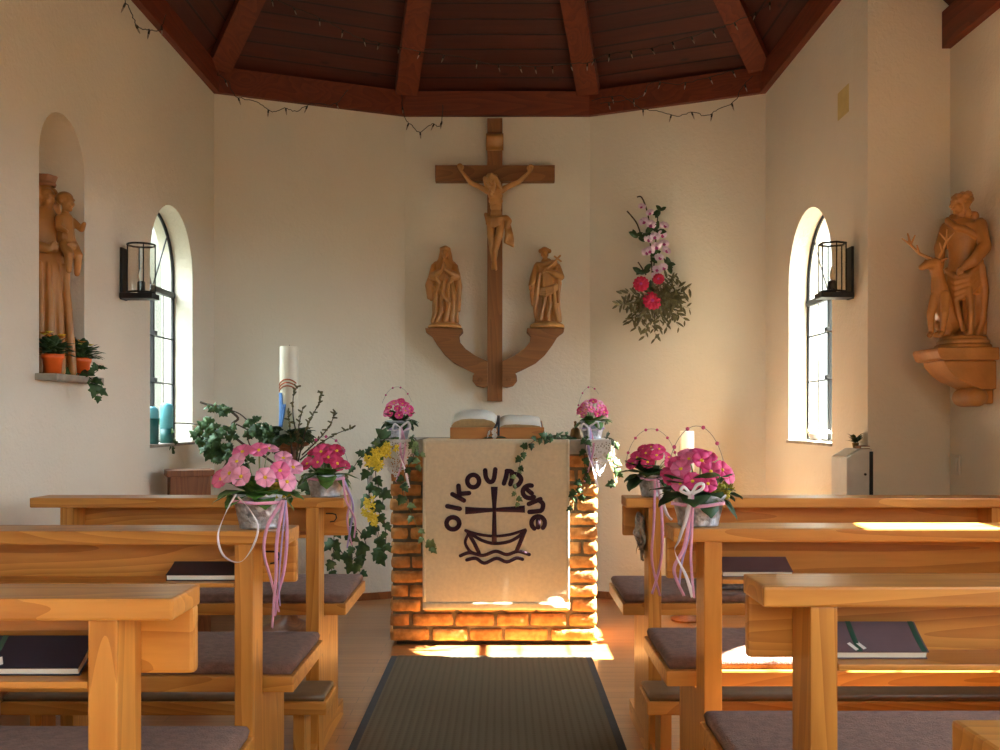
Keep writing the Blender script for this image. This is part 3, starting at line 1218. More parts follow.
# banner hanging over the slab
def cloth_y(x, z):
    k = min(1, max(0, (SLABZ - z) / .8))
    return 4.5475 - (.0016 + .0012 * math.sin(19 * x + 2.2 * k) + .0008 * math.sin(41 * x + 1.0)) * k - .011 * math.exp(-((x - .245) / .05) ** 2 - ((z - .19) / .05) ** 2)


BX0, BX1, BZ = -.371, .316, .183
banner = thing('altar_banner', 'cream linen banner with dark emblem hanging down the altar front', 'banner', (-.03, 4.56, SLABZ))


def sheet(x0, x1, za, zb, off=0, th=.0018, nx=46, nz=40):
    mb = MB()
    mb.sm = True
    g = []
    for j in range(nz + 1):
        z = za + (zb - za) * j / nz
        g.append([(mb.bm.verts.new((x0 + (x1 - x0) * i / nx, cloth_y(x0 + (x1 - x0) * i / nx, z) + off, z)), mb.bm.verts.new((x0 + (x1 - x0) * i / nx, cloth_y(x0 + (x1 - x0) * i / nx, z) + off + th, z))) for i in range(nx + 1)])
    for j in range(nz):
        for i in range(nx):
            a, b, c, d = g[j][i], g[j][i + 1], g[j + 1][i + 1], g[j + 1][i]
            mb.face([a[0], b[0], c[0], d[0]])
            mb.face([d[1], c[1], b[1], a[1]])
    mb.sm = False
    for i in range(nx):
        mb.face([g[0][i][0], g[0][i][1], g[0][i + 1][1], g[0][i + 1][0]])
        mb.face([g[nz][i + 1][0], g[nz][i + 1][1], g[nz][i][1], g[nz][i][0]])
    for j in range(nz):
        mb.face([g[j + 1][0][0], g[j + 1][0][1], g[j][0][1], g[j][0][0]])
        mb.face([g[j][nx][0], g[j][nx][1], g[j + 1][nx][1], g[j + 1][nx][0]])
    return mb


mb = sheet(BX0, BX1, SLABZ + .002, BZ)
mb.box(BX0, BX1, 4.549, 4.95, SLABZ + .0005, SLABZ + .0022)
mb.build('cloth', 'linen', banner)
sheet(BX0, BX1, BZ + .036, BZ + .001, -.0008, .0008, 46, 3).build('bottom_hem', 'hem', banner)
for xa, xb in ((BX0, BX0 + .014), (BX1 - .014, BX1)):
    sheet(xa, xb, SLABZ + .001, BZ + .037, -.0014, .0012, 2, 30).build('side_hem', 'hem', banner)


def emblem(strokes, name, w=24.0, k=6.25, ox=430, oy=455, mats='lettering'):
    """strokes in a 6.25x blow-up of the emblem; laid on the cloth as applique"""
    mb = MB()
    D_ = 4.545

    def pt(u, v):
        p = P(ox + u / k, oy + v / k, D_)
        return V((p.x, cloth_y(p.x, p.z) - .0016, p.z))
    kk = D_ / F / k
    for st in strokes:
        ws = w
        if isinstance(st, tuple):
            st, ws = st
        n = len(st)
        ws = [a * 1.15 for a in ws] if isinstance(ws, list) else ws * (1 if len(strokes) > 10 else 1.2)
        wl = [a * kk for a in ws] if isinstance(ws, list) else [ws * kk] * n
        pts = [pt(u, v) for u, v in st]
        mb.strip(pts, wl, (0, -1, 0), .0016)
        if not isinstance(ws, list):
            for p in pts:
                mb.prism([p + V((math.cos(2 * PI * a / 14) * wl[0] / 2, -.0008, math.sin(2 * PI * a / 14) * wl[0] / 2)) for a in range(14)], V((0, .0015, 0)))
    return mb.build(name, mats, banner)


def arc(cx, cy, rx, ry, a0, a1, n=18):
    return [(cx + rx * math.cos(math.radians(a0 + (a1 - a0) * i / n)), cy + ry * math.sin(math.radians(a0 + (a1 - a0) * i / n))) for i in range(n + 1)]


def sp(pts, n=5):
    return [(p.x, p.y) for p in smoothpath([V((a, b, 0)) for a, b in pts], n)]


emblem([
    arc(143, 427, 40, 38, 0, 360, 24),
    [(108, 320), (186, 336)],
    [(140, 245), (212, 284)], [(178, 192), (184, 258)], [(186, 243), (244, 238)],
    arc(270, 163, 37, 39, 0, 360, 24),
    sp([(345, 96), (350, 140), (372, 168), (397, 155), (408, 90)]),
    sp([(462, 178), (474, 140), (482, 100)]), sp([(480, 100), (512, 106), (514, 140), (502, 182)]), sp([(512, 122), (548, 122), (570, 150), (556, 182), (532, 196)]),
    arc(624, 230, 44, 40, -75, -305, 16), [(594, 205), (636, 240)],
    [(618, 306), (690, 276)], sp([(680, 282), (706, 306), (698, 344), (668, 352), (622, 356)]),
    arc(676, 425, 42, 42, 125, 405, 18), [(676, 386), (676, 452)],
], 'lettering', 29)
emblem([
    ([(402, 198), (402, 250), (402, 300), (402, 345), (402, 420), (402, 548)], [38, 32, 24, 20, 23, 28]),
    ([(220, 347), (280, 347), (340, 345), (402, 343), (460, 341), (530, 339), (593, 338)], [42, 34, 26, 20, 26, 32, 40]),
    (sp([(222, 472), (300, 495), (400, 507), (500, 497), (596, 467)]), 15),
    (sp([(232, 478), (270, 502), (330, 536), (402, 553), (490, 542), (550, 512), (590, 474)]), 17),
    ([(594, 472), (566, 540), (540, 602)], 22),
    ([(240, 488), (276, 550), (306, 612)], 20),
    (sp([(240, 492), (220, 545), (240, 590), (264, 610)]), 15),
    (sp([(190, 630), (250, 610), (330, 628), (410, 602), (480, 622), (550, 602), (620, 622)]), 18),
    (sp([(230, 656), (285, 646), (340, 676), (415, 646), (480, 668), (540, 644), (578, 652)]), 18),
], 'ship_emblem')


# ------------------------------------------------------------------ lace cloths on the slab ends
def lace(label, x0, x1, side):
    """small lace cloth: flat on the slab, scalloped points over the front edge and over the end"""
    t = thing('lace_doily', label, 'doily', ((x0 + x1) / 2, 4.7, SLABZ), 'lace doilies on the altar')
    mb = MB()
    mb.box(x0, x1, 4.553, 4.95, SLABZ + .0004, SLABZ + .0018)
    mb.build('flat_cloth', 'lace', t)

    def hang(fn, L, depth, name):
        mb = MB()
        s = .005
        nu, nv = int(L / s), int(depth / s) + 1
        vs = {}
        for i in range(nu + 1):
            for j in range(nv + 1):
                vs[i, j] = fn(i * s, j * s)
        front, back = {}, {}
        for i in range(nu):
            for j in range(nv):
                u, v = (i + .5) * s, (j + .5) * s
                point = 1 - abs(2 * u / L - 1)
                lim = depth * (.35 + .65 * point) + .012 * abs(math.sin(u * PI / .03))
                if v > lim or (noise.noise(V((u * 260, v * 260, 3))) > .22 and v > .012):
                    continue
                q = []
                for a, b in ((i, j), (i + 1, j), (i + 1, j + 1), (i, j + 1)):
                    if (a, b) not in front:
                        front[a, b] = mb.bm.verts.new(vs[a, b])
                    q.append(front[a, b])
                mb.sm = True
                mb.face(q)
        me = mb.mesh(name, 'lace', wloc(t))
        o = link(name, me, t)
        so = o.modifiers.new('cloth', 'SOLIDIFY')
        so.thickness = .0012
        return o
    hang(lambda u, v: V((x0 + u, 4.5475 - .006 * math.sin(u * 60) * min(1, v * 8) - .004, SLABZ + .0015 - v)), x1 - x0, .17, 'front_fall')
    xe = x0 - .003 if side < 0 else x1 + .003
    hang(lambda u, v: V((xe + side * (.003 + .008 * abs(math.sin(u * 30)) * min(1, v * 5) + v * .16), 4.553 + u, SLABZ + .0015 - v)), .38, .22, 'end_fall')
    return t


lace('white lace doily over the altar slab corner under the pot beside the forsythia', -.600, -.40, -1)
lace('sunlit white lace doily over the altar slab corner beside the sunlit bricks', .40, .513, 1)

# ------------------------------------------------------------------ book stand and bible
st = thing('book_stand', 'low wooden book stand on the altar slab', 'book stand', (-.024, 4.8, SLABZ + .0022))
zb = SLABZ + .0022
mb = MB()
x0, x1, y0, y1 = -.249, .203, 4.665, 4.93
mb.prism([V((x0, y0 + .014, zb)), V((x0, y1, zb)), V((x0, y1, zb + .088)), V((x0, y0 + .014, zb + .03))], V((x1 - x0, 0, 0)))
mb.build('sloped_board', 'standwood', st, .002)
MB().box(x0, x1, y0, y0 + .013, zb, zb + .056).build('front_lip', 'standwood', st, .002)
bib = thing('open_bible', 'thick open book with gilt page edges on the wooden stand', 'book', (-.02, 4.8, zb + .045))
Rb = Matrix.Translation((0, y0 + .016, zb + .0325)) @ Matrix.Rotation(math.atan2(.058, y1 - y0 - .014), 4, 'X')


def page_block(xa, xb, prof, name, mat, y_=.205):
    """prof: (fraction, height) from spine to fore edge"""
    mb = MB()
    n = len(prof)
    rowsv = []
    for yy in (0, y_):
        top = [mb.bm.verts.new(Rb @ V((xa + (xb - xa) * u, yy, h + .003))) for u, h in prof]
        bot = [mb.bm.verts.new(Rb @ V((xa + (xb - xa) * u, yy, .003))) for u, h in prof]
        rowsv.append((top, bot))
    (t0, b0), (t1, b1) = rowsv
    for i in range(n - 1):
        mb.mi = 0
        mb.sm = True
        mb.face([t0[i], t0[i + 1], t1[i + 1], t1[i]])
        mb.sm = False
        mb.mi = 1
        mb.face([b0[i], t0[i], t0[i + 1], b0[i + 1]])
        mb.face([b1[i + 1], t1[i + 1], t1[i], b1[i]])
        mb.face([b0[i + 1], b1[i + 1], b1[i], b0[i]])
    mb.mi = 1
    mb.face([t0[0], b0[0], b1[0], t1[0]])
    mb.face([t0[-1], t1[-1], b1[-1], b0[-1]])
    return mb.build(name, ['page', 'pageedge'], bib)


spine = -.016
page_block(spine, -.243, [(0, .018), (.05, .034), (.14, .052), (.3, .062), (.6, .064), (.8, .06), (.93, .048), (1.0, .030)], 'left_pages', 'page')
page_block(spine, .190, [(0, .012), (.05, .026), (.15, .034), (.4, .036), (.8, .032), (.96, .026), (1.0, .018)], 'right_pages', 'page')
mb = MB()
mb.box(-.249, .198, -.002, .21, 0, .003, Rb)
mb.build('cover', 'booknavy', bib, .001)
mb = MB()
for s, w_ in ((-.02, .012), (.0, .010)):
    mb.strip([Rb @ V((spine + s * .1, .16, .046)), Rb @ V((spine + s * .2, .05, .040)), Rb @ V((spine + s * .5, -.004, .037)), V((spine + s, y0 - .0045, zb + .05)), V((spine + s * 1.3, y0 - .006, zb + .016))], w_, (0, -1, .4))
mb.build('ribbon_marker', 'booknavy', bib)

# ------------------------------------------------------------------ bronze bell behind the flowers
bell = thing('hand_bell', 'small bronze bell on the altar slab beside a flower pot', 'bell', (.362, 4.80, SLABZ))
mb = MB().lathe([(.034, 0), (.032, .006), (.026, .02), (.022, .045), (.012, .056), (0, .058)], (.362, 4.80, SLABZ), 18)
mb.build('bell_body', 'bronze', bell)
mb = MB().lathe([(.005, .056), (.007, .066), (.005, .074), (.008, .084), (0, .09)], (.362, 4.80, SLABZ), 10)
mb.build('handle', 'bronze', bell)

# ------------------------------------------------------------------ runner
run = thing('carpet_runner', 'dark olive ribbed carpet runner along the aisle', 'carpet', (-.047, 2.2, 0))
MB().box(-.47, .376, -1.2, 4.375, .0005, .010).build('ribbed_pile', 'runner', run)
for xa, xb in ((-.498, -.47), (.376, .404)):
    MB().box(xa, xb, -1.2, 4.38, .0005, .009).build('bound_edge', 'runneredge', run, .002)
MB().box(-.47, .376, 4.373, 4.385, .0005, .009).build('bound_end', 'runneredge', run, .002)

# ------------------------------------------------------------------ carved figures
def loft(mb, secs, seg=44, folds=0, amp=0.0, phase=0.0, zf=(0, 1)):
    """secs: (z, rx, ry, cx, cy); folds ripple the cloth more towards zf[0]"""
    rows = []
    for z, rx, ry, cx, cy in secs:
        k = 0
        if folds:
            k = min(1, max(0, (zf[1] - z) / (zf[1] - zf[0])))
        row = []
        for i in range(seg):
            a = 2 * PI * i / seg
            m = 1 + amp * k * (math.sin(folds * a + phase + 5 * z) * .7 + .5 * math.sin((folds * 2 - 3) * a + 2 * phase - 3 * z))
            row.append(mb.bm.verts.new((cx + rx * m * math.cos(a), cy + ry * m * math.sin(a), z)))
        rows.append(row)
    for a, b in zip(rows, rows[1:]):
        for i in range(seg):
            mb.face([a[i], a[(i + 1) % seg], b[(i + 1) % seg], b[i]])
    mb.face(rows[0][::-1])
    mb.face(rows[-1])
    return mb


def head(mb, c, h, yaw=0, pitch=0, roll=0, hair='none', neck=True, beard=False):
    R = Matrix.Rotation(yaw, 3, 'Z') @ Matrix.Rotation(roll, 3, 'Y') @ Matrix.Rotation(pitch, 3, 'X')
    c = V(c)

    def p(x, y, z):
        return c + R @ (V((x, y, z)) * h)

    def e(q, r):
        mb.ell(p(*q), tuple(v * h for v in r), R)
    e((0, .08, .14), (.36, .42, .36))
    e((0, -.05, -.1), (.285, .32, .40))
    e((0, -.22, -.40), (.15, .13, .12))
    mb.cap(p(0, -.34, .08), p(0, -.47, -.13), .045 * h, .08 * h, 8)
    mb.cap(p(-.19, -.30, .13), p(.19, -.30, .13), .06 * h, .06 * h, 8)
    for s in (-1, 1):
        e((s * .14, -.315, .02), (.06, .05, .04))
        e((s * .18, -.22, -.13), (.11, .11, .11))
        e((s * .35, .05, -.02), (.05, .09, .13))
    mb.cap(p(-.09, -.355, -.25), p(.09, -.355, -.25), .04 * h, .04 * h, 8)
    if neck:
        q = p(0, .08, -.3)
        mb.cap(q, c + V((0, .12, -.80)) * h, .17 * h, .22 * h)
    if hair == 'curls':
        rn = random.Random(3)
        for i in range(46):
            a = rn.uniform(.15, .95) * PI * 2
            th = rn.uniform(0, 1)
            x, y, z = math.sin(a) * .40, .10 + .42 * abs(math.cos(a)) * (1 if th > .25 else .2), -.35 + .85 * th
            if y < -.05 and z < .25:
                continue
            if z > .3:
                x *= .75
            e((x, y, z), (.13, .13, .13))
        for i in range(26):
            a = rn.uniform(-1, 1)
            e((a * .42, .14 + .28 * (1 - abs(a)) + rn.uniform(-.05, .05), rn.uniform(-.75, -.2)), (.13, .13, .14))
        for i in range(14):
            a = rn.uniform(-1, 1)
            e((a * .32, -.22 + .3 * rn.random(), .42 - abs(a) * .12), (.13, .13, .10))
    if hair == 'long':
        for s in (-1, 1):
            mb.chain([p(s * .25, .05, .38), p(s * .40, .10, .05), p(s * .40, .18, -.40), p(s * .34, .2, -.85)], [.2 * h, .17 * h, .16 * h, .10 * h])
        mb.chain([p(0, .3, .4), p(0, .48, 0), p(0, .42, -.6)], [.22 * h, .26 * h, .25 * h])
    if beard:
        mb.chain([p(-.2, -.2, -.3), p(0, -.3, -.5), p(.2, -.2, -.3)], [.1 * h, .15 * h, .1 * h])
        mb.cap(p(0, -.28, -.45), p(0, -.3, -.68), .13 * h, .05 * h)
    return p


def hand(mb, wrist, d, palm, s, curl=.35, thumb=1):
    """palm + four unequal bent fingers + thumb; d = pointing direction, palm = palm normal, s = hand length"""
    w = V(wrist)
    d = V(d).normalized()
    n = V(palm)
    n = (n - d * n.dot(d)).normalized()
    u = d.cross(n)
    mb.chain([w, w + d * s * .25, w + d * s * .48], [s * .15, s * .2, s * .2], 8)
    for k, (o, L) in enumerate(((-.24, .40), (-.08, .50), (.09, .47), (.24, .36))):
        b = w + d * s * .48 + u * o * s
        m = b + (d * math.cos(curl) + n * math.sin(curl)) * L * s * .5
        e = m + (d * math.cos(curl * 2.4) + n * math.sin(curl * 2.4)) * L * s * .5
        mb.chain([w + d * s * .2 + u * o * s * .7, b, m, e], [s * .1, s * .085, s * .075, s * .06], 7)
    b = w + d * s * .12 + u * s * .18 * thumb
    m = b + (d * .6 + u * .65 * thumb + n * .3).normalized() * s * .28
    mb.chain([b, m, m + (d * .9 + n * .3).normalized() * s * .22], [s * .10, s * .085, s * .065], 7)


def xf(loc, H, rz=0):
    return Matrix.Translation(V(loc)) @ Matrix.Rotation(rz, 4, 'Z') @ Matrix.Scale(H, 4)


# ---- the anchor-shaped cross
CY = 5.80


def W(u, v, d=CY):
    """2.5x blow-up of the cross, origin (410,110)"""
    return P(410 + u / 2.5, 110 + v / 2.5, d)


cr = thing('wall_crucifix', 'tall wooden cross with anchor arms on the wall above the altar', 'crucifix', W(212, 728, 5.83))
a, b = W(193, 20), W(231, 728)
MB().box(a.x, b.x, CY, 5.859, b.z, a.z).build('upright_beam', 'oakZ', cr, .002)
a, b = W(63, 138), W(362, 178)
MB().box(a.x, b.x, CY - .004, 5.858, b.z, a.z).build('cross_beam', 'oakX', cr, .002)
prof = [(38, 545), (131, 545), (132, 555), (121, 564), (123, 580), (138, 598), (163, 614), (194, 628), (194, 690), (182, 694), (166, 690), (156, 678), (157, 664), (163, 657), (140, 648), (110, 633), (86, 612), (68, 588), (56, 566), (40, 556)]
for mirror in (False, True):
    pts = [W(424 - u if mirror else u, v, CY - .03) for u, v in prof]
    mb = MB()
    mb.prism(pts, V((0, .088, 0)))
    arm = mb.build('anchor_arm', 'oakX', cr, .003)
    mb = MB()
    c = W(424 - 176 if mirror else 176, 675, CY - .032)
    pp = [c + V((math.cos(t) * .016 * (1 - t / 14) * (-1 if mirror else 1), 0, math.sin(t) * .016 * (1 - t / 14))) for t in [k * .45 for k in range(24)]]
    mb.tube(pp, .0028, 6)
    mb.build('volute', 'oakX', arm)
mb = MB()
a, b = W(192, 60), W(232, 102)
q = []
for i in range(13):
    t = i / 12
    q.append(V((0, CY - .008 - .014 * math.sin(t * PI * 2) * (1 - .3 * t) - .006, a.z + (b.z - a.z) * t)))
mb.sm = True
for sgn in (0,):
    pr = None
    for p_ in q:
        r4 = [mb.bm.verts.new((x, p_.y + o, p_.z)) for x, o in ((a.x - .004, 0), (b.x + .004, 0), (b.x + .004, .008), (a.x - .004, .008))]
        if pr:
            for k in range(4):
                mb.face([pr[k], pr[(k + 1) % 4], r4[(k + 1) % 4], r4[k]])
        else:
            mb.face(r4)
        pr = r4
    mb.face(pr[::-1])
mb.build('scroll_plaque', 'carved', cr)


def K(u, v, d=0.0):
    """5.77x blow-up of the carved body, origin (450,150)"""
    return P(450 + u / 5.77, 150 + v / 5.77, CY - .045 + d)


mb = MB()
u_ = CY / F / 5.77


def ch(pts, rs):
    mb.chain([K(*p) for p in pts], [r * u_ for r in rs], 12)


# legs crossed at the ankles, torso, arms
ch([(236, 400, .008), (234, 480, -.012), (244, 575, .006), (250, 640, .0)], [27, 22, 17, 11])
ch([(296, 400, .006), (284, 490, -.022), (262, 580, -.010), (258, 640, -.014)], [27, 22, 17, 11])
ch([(252, 640, -.004), (246, 685, -.016)], [11, 9])
ch([(260, 642, -.016), (264, 688, -.028)], [11, 9])
for p in ((262, 240, 36, 22), (263, 265, 44, 26), (264, 295, 42, 25), (264, 330, 34, 22), (266, 365, 33, 22), (268, 395, 40, 25)):
    mb.ell(K(p[0], p[1]), (p[2] * u_, p[3] * u_ * .95, 28 * u_))
for s in (-1, 1):
    mb.ell(K(263 + s * 20, 262, -.012), (20 * u_, 12 * u_, 15 * u_))
    for k in range(3):
        mb.cap(K(263 + s * 8, 285 + 11 * k, -.019), K(263 + s * 36, 292 + 12 * k, -.008), 3.5 * u_, 3 * u_, 6)
ch([(228, 240, .006), (198, 226, .012), (118, 188, .012), (64, 118, .014)], [22, 17, 14, 9])
ch([(298, 232, .006), (322, 218, .012), (398, 184, .012), (460, 124, .014)], [22, 17, 14, 9])
hand(mb, K(66, 120, .014), V((-.35, 0, 1)), (0, -1, 0), 50 * u_, .5, 1)
hand(mb, K(458, 126, .014), V((.35, 0, 1)), (0, -1, 0), 50 * u_, .5, -1)
head(mb, K(236, 186, -.028), 82 * u_, -.45, .45, -.35, 'long', True, True)
mb.tube([K(236 + 34 * math.cos(t), 160 + 14 * math.sin(t) - 12 * math.cos(t), -.03 - .022 * math.sin(t)) for t in [k * PI / 8 for k in range(16)]], 5 * u_, 6, closed=True)
body = sculpt(mb, 'carved_body', 'carvedlight', cr, .0028, 2)
mb = MB()
for j in range(7):
    t = j / 6
    mb.chain([K(214, 384 + 40 * t, -.002), K(240, 396 + 44 * t, -.022), K(280, 392 + 40 * t, -.024), K(318, 384 + 34 * t, -.004)], [9 * u_, 11 * u_, 11 * u_, 10 * u_], 8)
mb.chain([K(322, 396, -.010), K(338, 410, -.018), K(330, 440, -.018)], [22 * u_, 20 * u_, 14 * u_])
for k in range(4):
    mb.chain([K(322 + 6 * k, 430, -.012 + .004 * k), K(330 + 7 * k, 480, -.016 + .004 * k), K(322 + 12 * k, 515 - 6 * k + 14, -.008), K(340 + 8 * k, 545 + 4 * k, -.004)], [11 * u_, 13 * u_, 12 * u_, 6 * u_], 8)
mb.chain([K(222, 380, .0), K(206, 372, -.006), K(212, 400, -.004), K(216, 430, 0)], [12 * u_, 11 * u_, 10 * u_, 7 * u_])
sculpt(mb, 'loincloth', 'carved', body, .0028, 2)


def statue(label, name, loc, H, build, rz=0, voxel=.003, group=None):
    t = thing(name, label, 'statue', loc, group)
    M4 = xf(loc, H, rz)
    build(t, M4, voxel)
    return t


# ---- woman with folded hands
def praying(t, M4, vx):
    mb = MB()
    mb.lathe([(.20, 0), (.205, .02), (.19, .045), (.15, .062), (0, .066)], (0, 0, 0), 30, mod=lambda a, z: 1 + .06 * math.sin(5 * a))
    sculpt(mb, 'plinth', 'carvedlight', t, vx, 2, M4=M4)
    mb = MB()
    loft(mb, [(.05, .155, .11, .0, 0), (.10, .15, .11, .0, 0), (.2, .145, .105, .005, 0), (.35, .14, .10, 0, 0), (.48, .13, .095, 0, 0), (.60, .118, .09, 0, 0), (.70, .125, .09, 0, 0), (.77, .12, .08, 0, 0), (.81, .085, .065, 0, .0), (.86, .05, .05, .005, 0)], 60, 9, .16, 0.6, (.05, .8))
    # cloak falls
    for s, zb, xo in ((-1, .38, -.195), (-1, .36, -.165), (1, .40, .165), (1, .22, .175)):
        mb.chain([(s * .10, .03, .78), (s * .145, .0, .66), (xo, -.01, .52), (xo * .98, .01, zb)], [.05, .05, .045, .028])
    # deep folds of the dress
    for x0, x1, x2, r in ((-.06, -.10, -.14, .026), (-.01, -.03, -.08, .03), (.05, .05, .02, .03), (.08, .11, .10, .026), (.10, .15, .165, .022)):
        mb.chain([(x0, -.085, .56), (x1, -.105, .36), (x1 * .9 + x2 * .1, -.115, .2), (x2, -.115, .07)], [r * .6, r, r * 1.1, r], 8)
    mb.chain([(-.12, -.05, .5), (-.03, -.11, .42), (.06, -.115, .30), (.13, -.08, .12)], [.02, .026, .028, .02], 8)
    for s in (-1, 1):
        mb.chain([(s * .12, -.0, .75), (s * .145, -.05, .635), (s * .08, -.115, .66), (s * .025, -.14, .70)], [.052, .05, .042, .024])
        mb.chain([(s * .14, -.06, .62), (s * .10, -.1, .60), (s * .07, -.1, .55)], [.045, .035, .018])
        hand(mb, (s * .016, -.142, .70), (-s * .12, -.12, 1), (-s, 0, 0), .095, .03, -s)
    p = head(mb, (.012, -.035, .905), .125, -.1, .22, .05)
    # veil over the head and shoulders
    mb.chain([(.012, .0, .955), (.012, .035, .90), (.0, .05, .80)], [.062, .07, .085])
    for s in (-1, 1):
        mb.chain([(.012 + s * .035, -.015, .955), (.012 + s * .055, -.005, .90), (.01 + s * .065, -.005, .83), (s * .10, -.0, .76)], [.032, .026, .03, .045])
    mb.chain([(-.03, -.03, .968), (.012, -.04, .978), (.05, -.03, .965)], [.03, .034, .03])
    sculpt(mb, 'carved_body', 'carved', t, vx, 1, M4=M4)


# ---- monk with a small cross
def monk(t, M4, vx):
    mb = MB()
    mb.lathe([(.20, 0), (.205, .025), (.19, .05), (.14, .075), (0, .08)], (0, 0, 0), 30, mod=lambda a, z: 1 + .07 * math.sin(4 * a + 1))
    sculpt(mb, 'plinth', 'carvedlight', t, vx, 2, M4=M4)
    mb = MB()
    loft(mb, [(.07, .15, .10, .01, 0), (.12, .15, .10, .01, 0), (.25, .14, .105, .01, 0), (.4, .14, .10, .005, 0), (.52, .13, .095, 0, 0), (.62, .125, .09, 0, 0), (.72, .135, .09, 0, 0), (.78, .12, .08, 0, 0), (.82, .08, .06, -.005, 0), (.86, .05, .05, -.01, 0)], 60, 8, .17, 2.0, (.07, .8))
    for pts, r in (([(-.1, -.08, .66), (-.13, -.08, .45), (-.15, -.06, .25), (-.14, -.04, .13)], .03), ([(-.03, -.1, .42), (-.05, -.11, .28), (-.09, -.11, .1)], .03), ([(.02, -.1, .42), (.03, -.12, .28), (.0, -.12, .12)], .026), ([(.08, -.09, .44), (.09, -.11, .25), (.13, -.09, .09)], .03)):
        mb.chain(pts, [r * .8, r, r, r * .8][:len(pts)], 8)
    # gathered mantle across the hips
    for k in range(4):
        mb.chain([(-.13, -.05, .47 - .018 * k), (-.02, -.115, .475 - .03 * k), (.07, -.11, .50 - .02 * k), (.14, -.05, .54 - .015 * k)], [.018, .021, .021, .018], 8)
    for k in range(3):
        mb.chain([(.13 - .01 * k, -.02 - .03 * k, .72), (.155 - .006 * k, -.03 * k, .55), (.14, -.03 * k, .38 - .03 * k)], [.032, .03, .018], 8)
    # arm down on the left, sleeve hanging
    mb.chain([(-.115, 0, .76), (-.165, -.035, .62), (-.20, -.09, .52)], [.055, .052, .036])
    mb.chain([(-.18, -.05, .55), (-.185, -.05, .42), (-.18, -.03, .28)], [.042, .035, .018])
    hand(mb, (-.20, -.09, .51), (-.35, -.4, -.9), (0.6, -.4, 0), .095, .4, 1)
    # arm across the chest holding the cross
    mb.chain([(.12, 0, .75), (.16, -.05, .63), (.08, -.125, .66), (.02, -.135, .68)], [.055, .052, .042, .024])
    hand(mb, (.03, -.137, .68), (-.9, -.15, .3), (0, .5, -.8), .095, .6, -1)
    head(mb, (-.03, -.02, .905), .125, .25, .12, -.1)
    mb.chain([(-.08, .0, .955), (-.03, .02, .965), (.025, .0, .955)], [.03, .05, .03])
    mb.chain([(-.12, -.02, .79), (-.04, -.07, .775), (.06, -.065, .80), (.1, -.01, .82)], [.03, .034, .034, .03])
    sculpt(mb, 'carved_body', 'carved', t, vx, 1, M4=M4)
    mb = MB()
    mb.chain([(-.06, -.155, .665), (.08, -.12, .80), (.155, -.10, .88)], [.013, .013, .013], 8)
    mb.chain([(.085, -.12, .87), (.165, -.115, .81)], [.012, .012], 8)
    sculpt(mb, 'hand_cross', 'carvedlight', t, vx * .8, 1, M4=M4)


g = 'carved figures flanking the cross'
lz = W(85, 545, CY).z + .0005
statue('carved wooden woman with clasped hands and veil standing beside the cross', 'wooden_statue', (W(86, 545, CY - .0).x, CY - .002 + .012 - .0, lz), .485, praying, 0, .0026, g)
statue('carved wooden robed figure shouldering a small cross beside the tall one', 'wooden_statue', (W(343, 545, CY).x, CY + .01, lz), .482, monk, 0, .0026, g)


# ---- hunter saint with a stag, on a console
XS, YS = 1.712, 3.64
cons = thing('wall_console', 'carved wooden scroll console under the stag statue', 'console', (XN - .01, YS, 1.115))
ZC = P(0, 348, 3.57).z


def console_prof(pts, y0, y1):
    mb = MB()
    mb.prism([V((XN - .001 - a, y0, ZC - b)) for a, b in pts], V((0, y1 - y0, 0)))
    return mb


console_prof([(0, 0), (.222, 0), (.226, .012), (.214, .040), (.205, .046), (0, .046)], YS - .112, YS + .105).build('top_plate', 'carved', cons, .004)
console_prof([(0, .046), (.195, .046), (.185, .065), (.160, .098), (.125, .122), (.080, .140), (.060, .152), (0, .152)], YS - .092, YS + .088).build('bracket', 'carved', cons, .006)
mb = MB()
mb.cap((XN - .058, YS - .06, ZC - .180), (XN - .058, YS + .056, ZC - .180), .036, .036, 18)
mb.box(XN - .055, XN - .002, YS - .07, YS + .066, ZC - .205, ZC - .148)
sculpt(mb, 'scroll_foot', 'carved', cons, .004, 4)


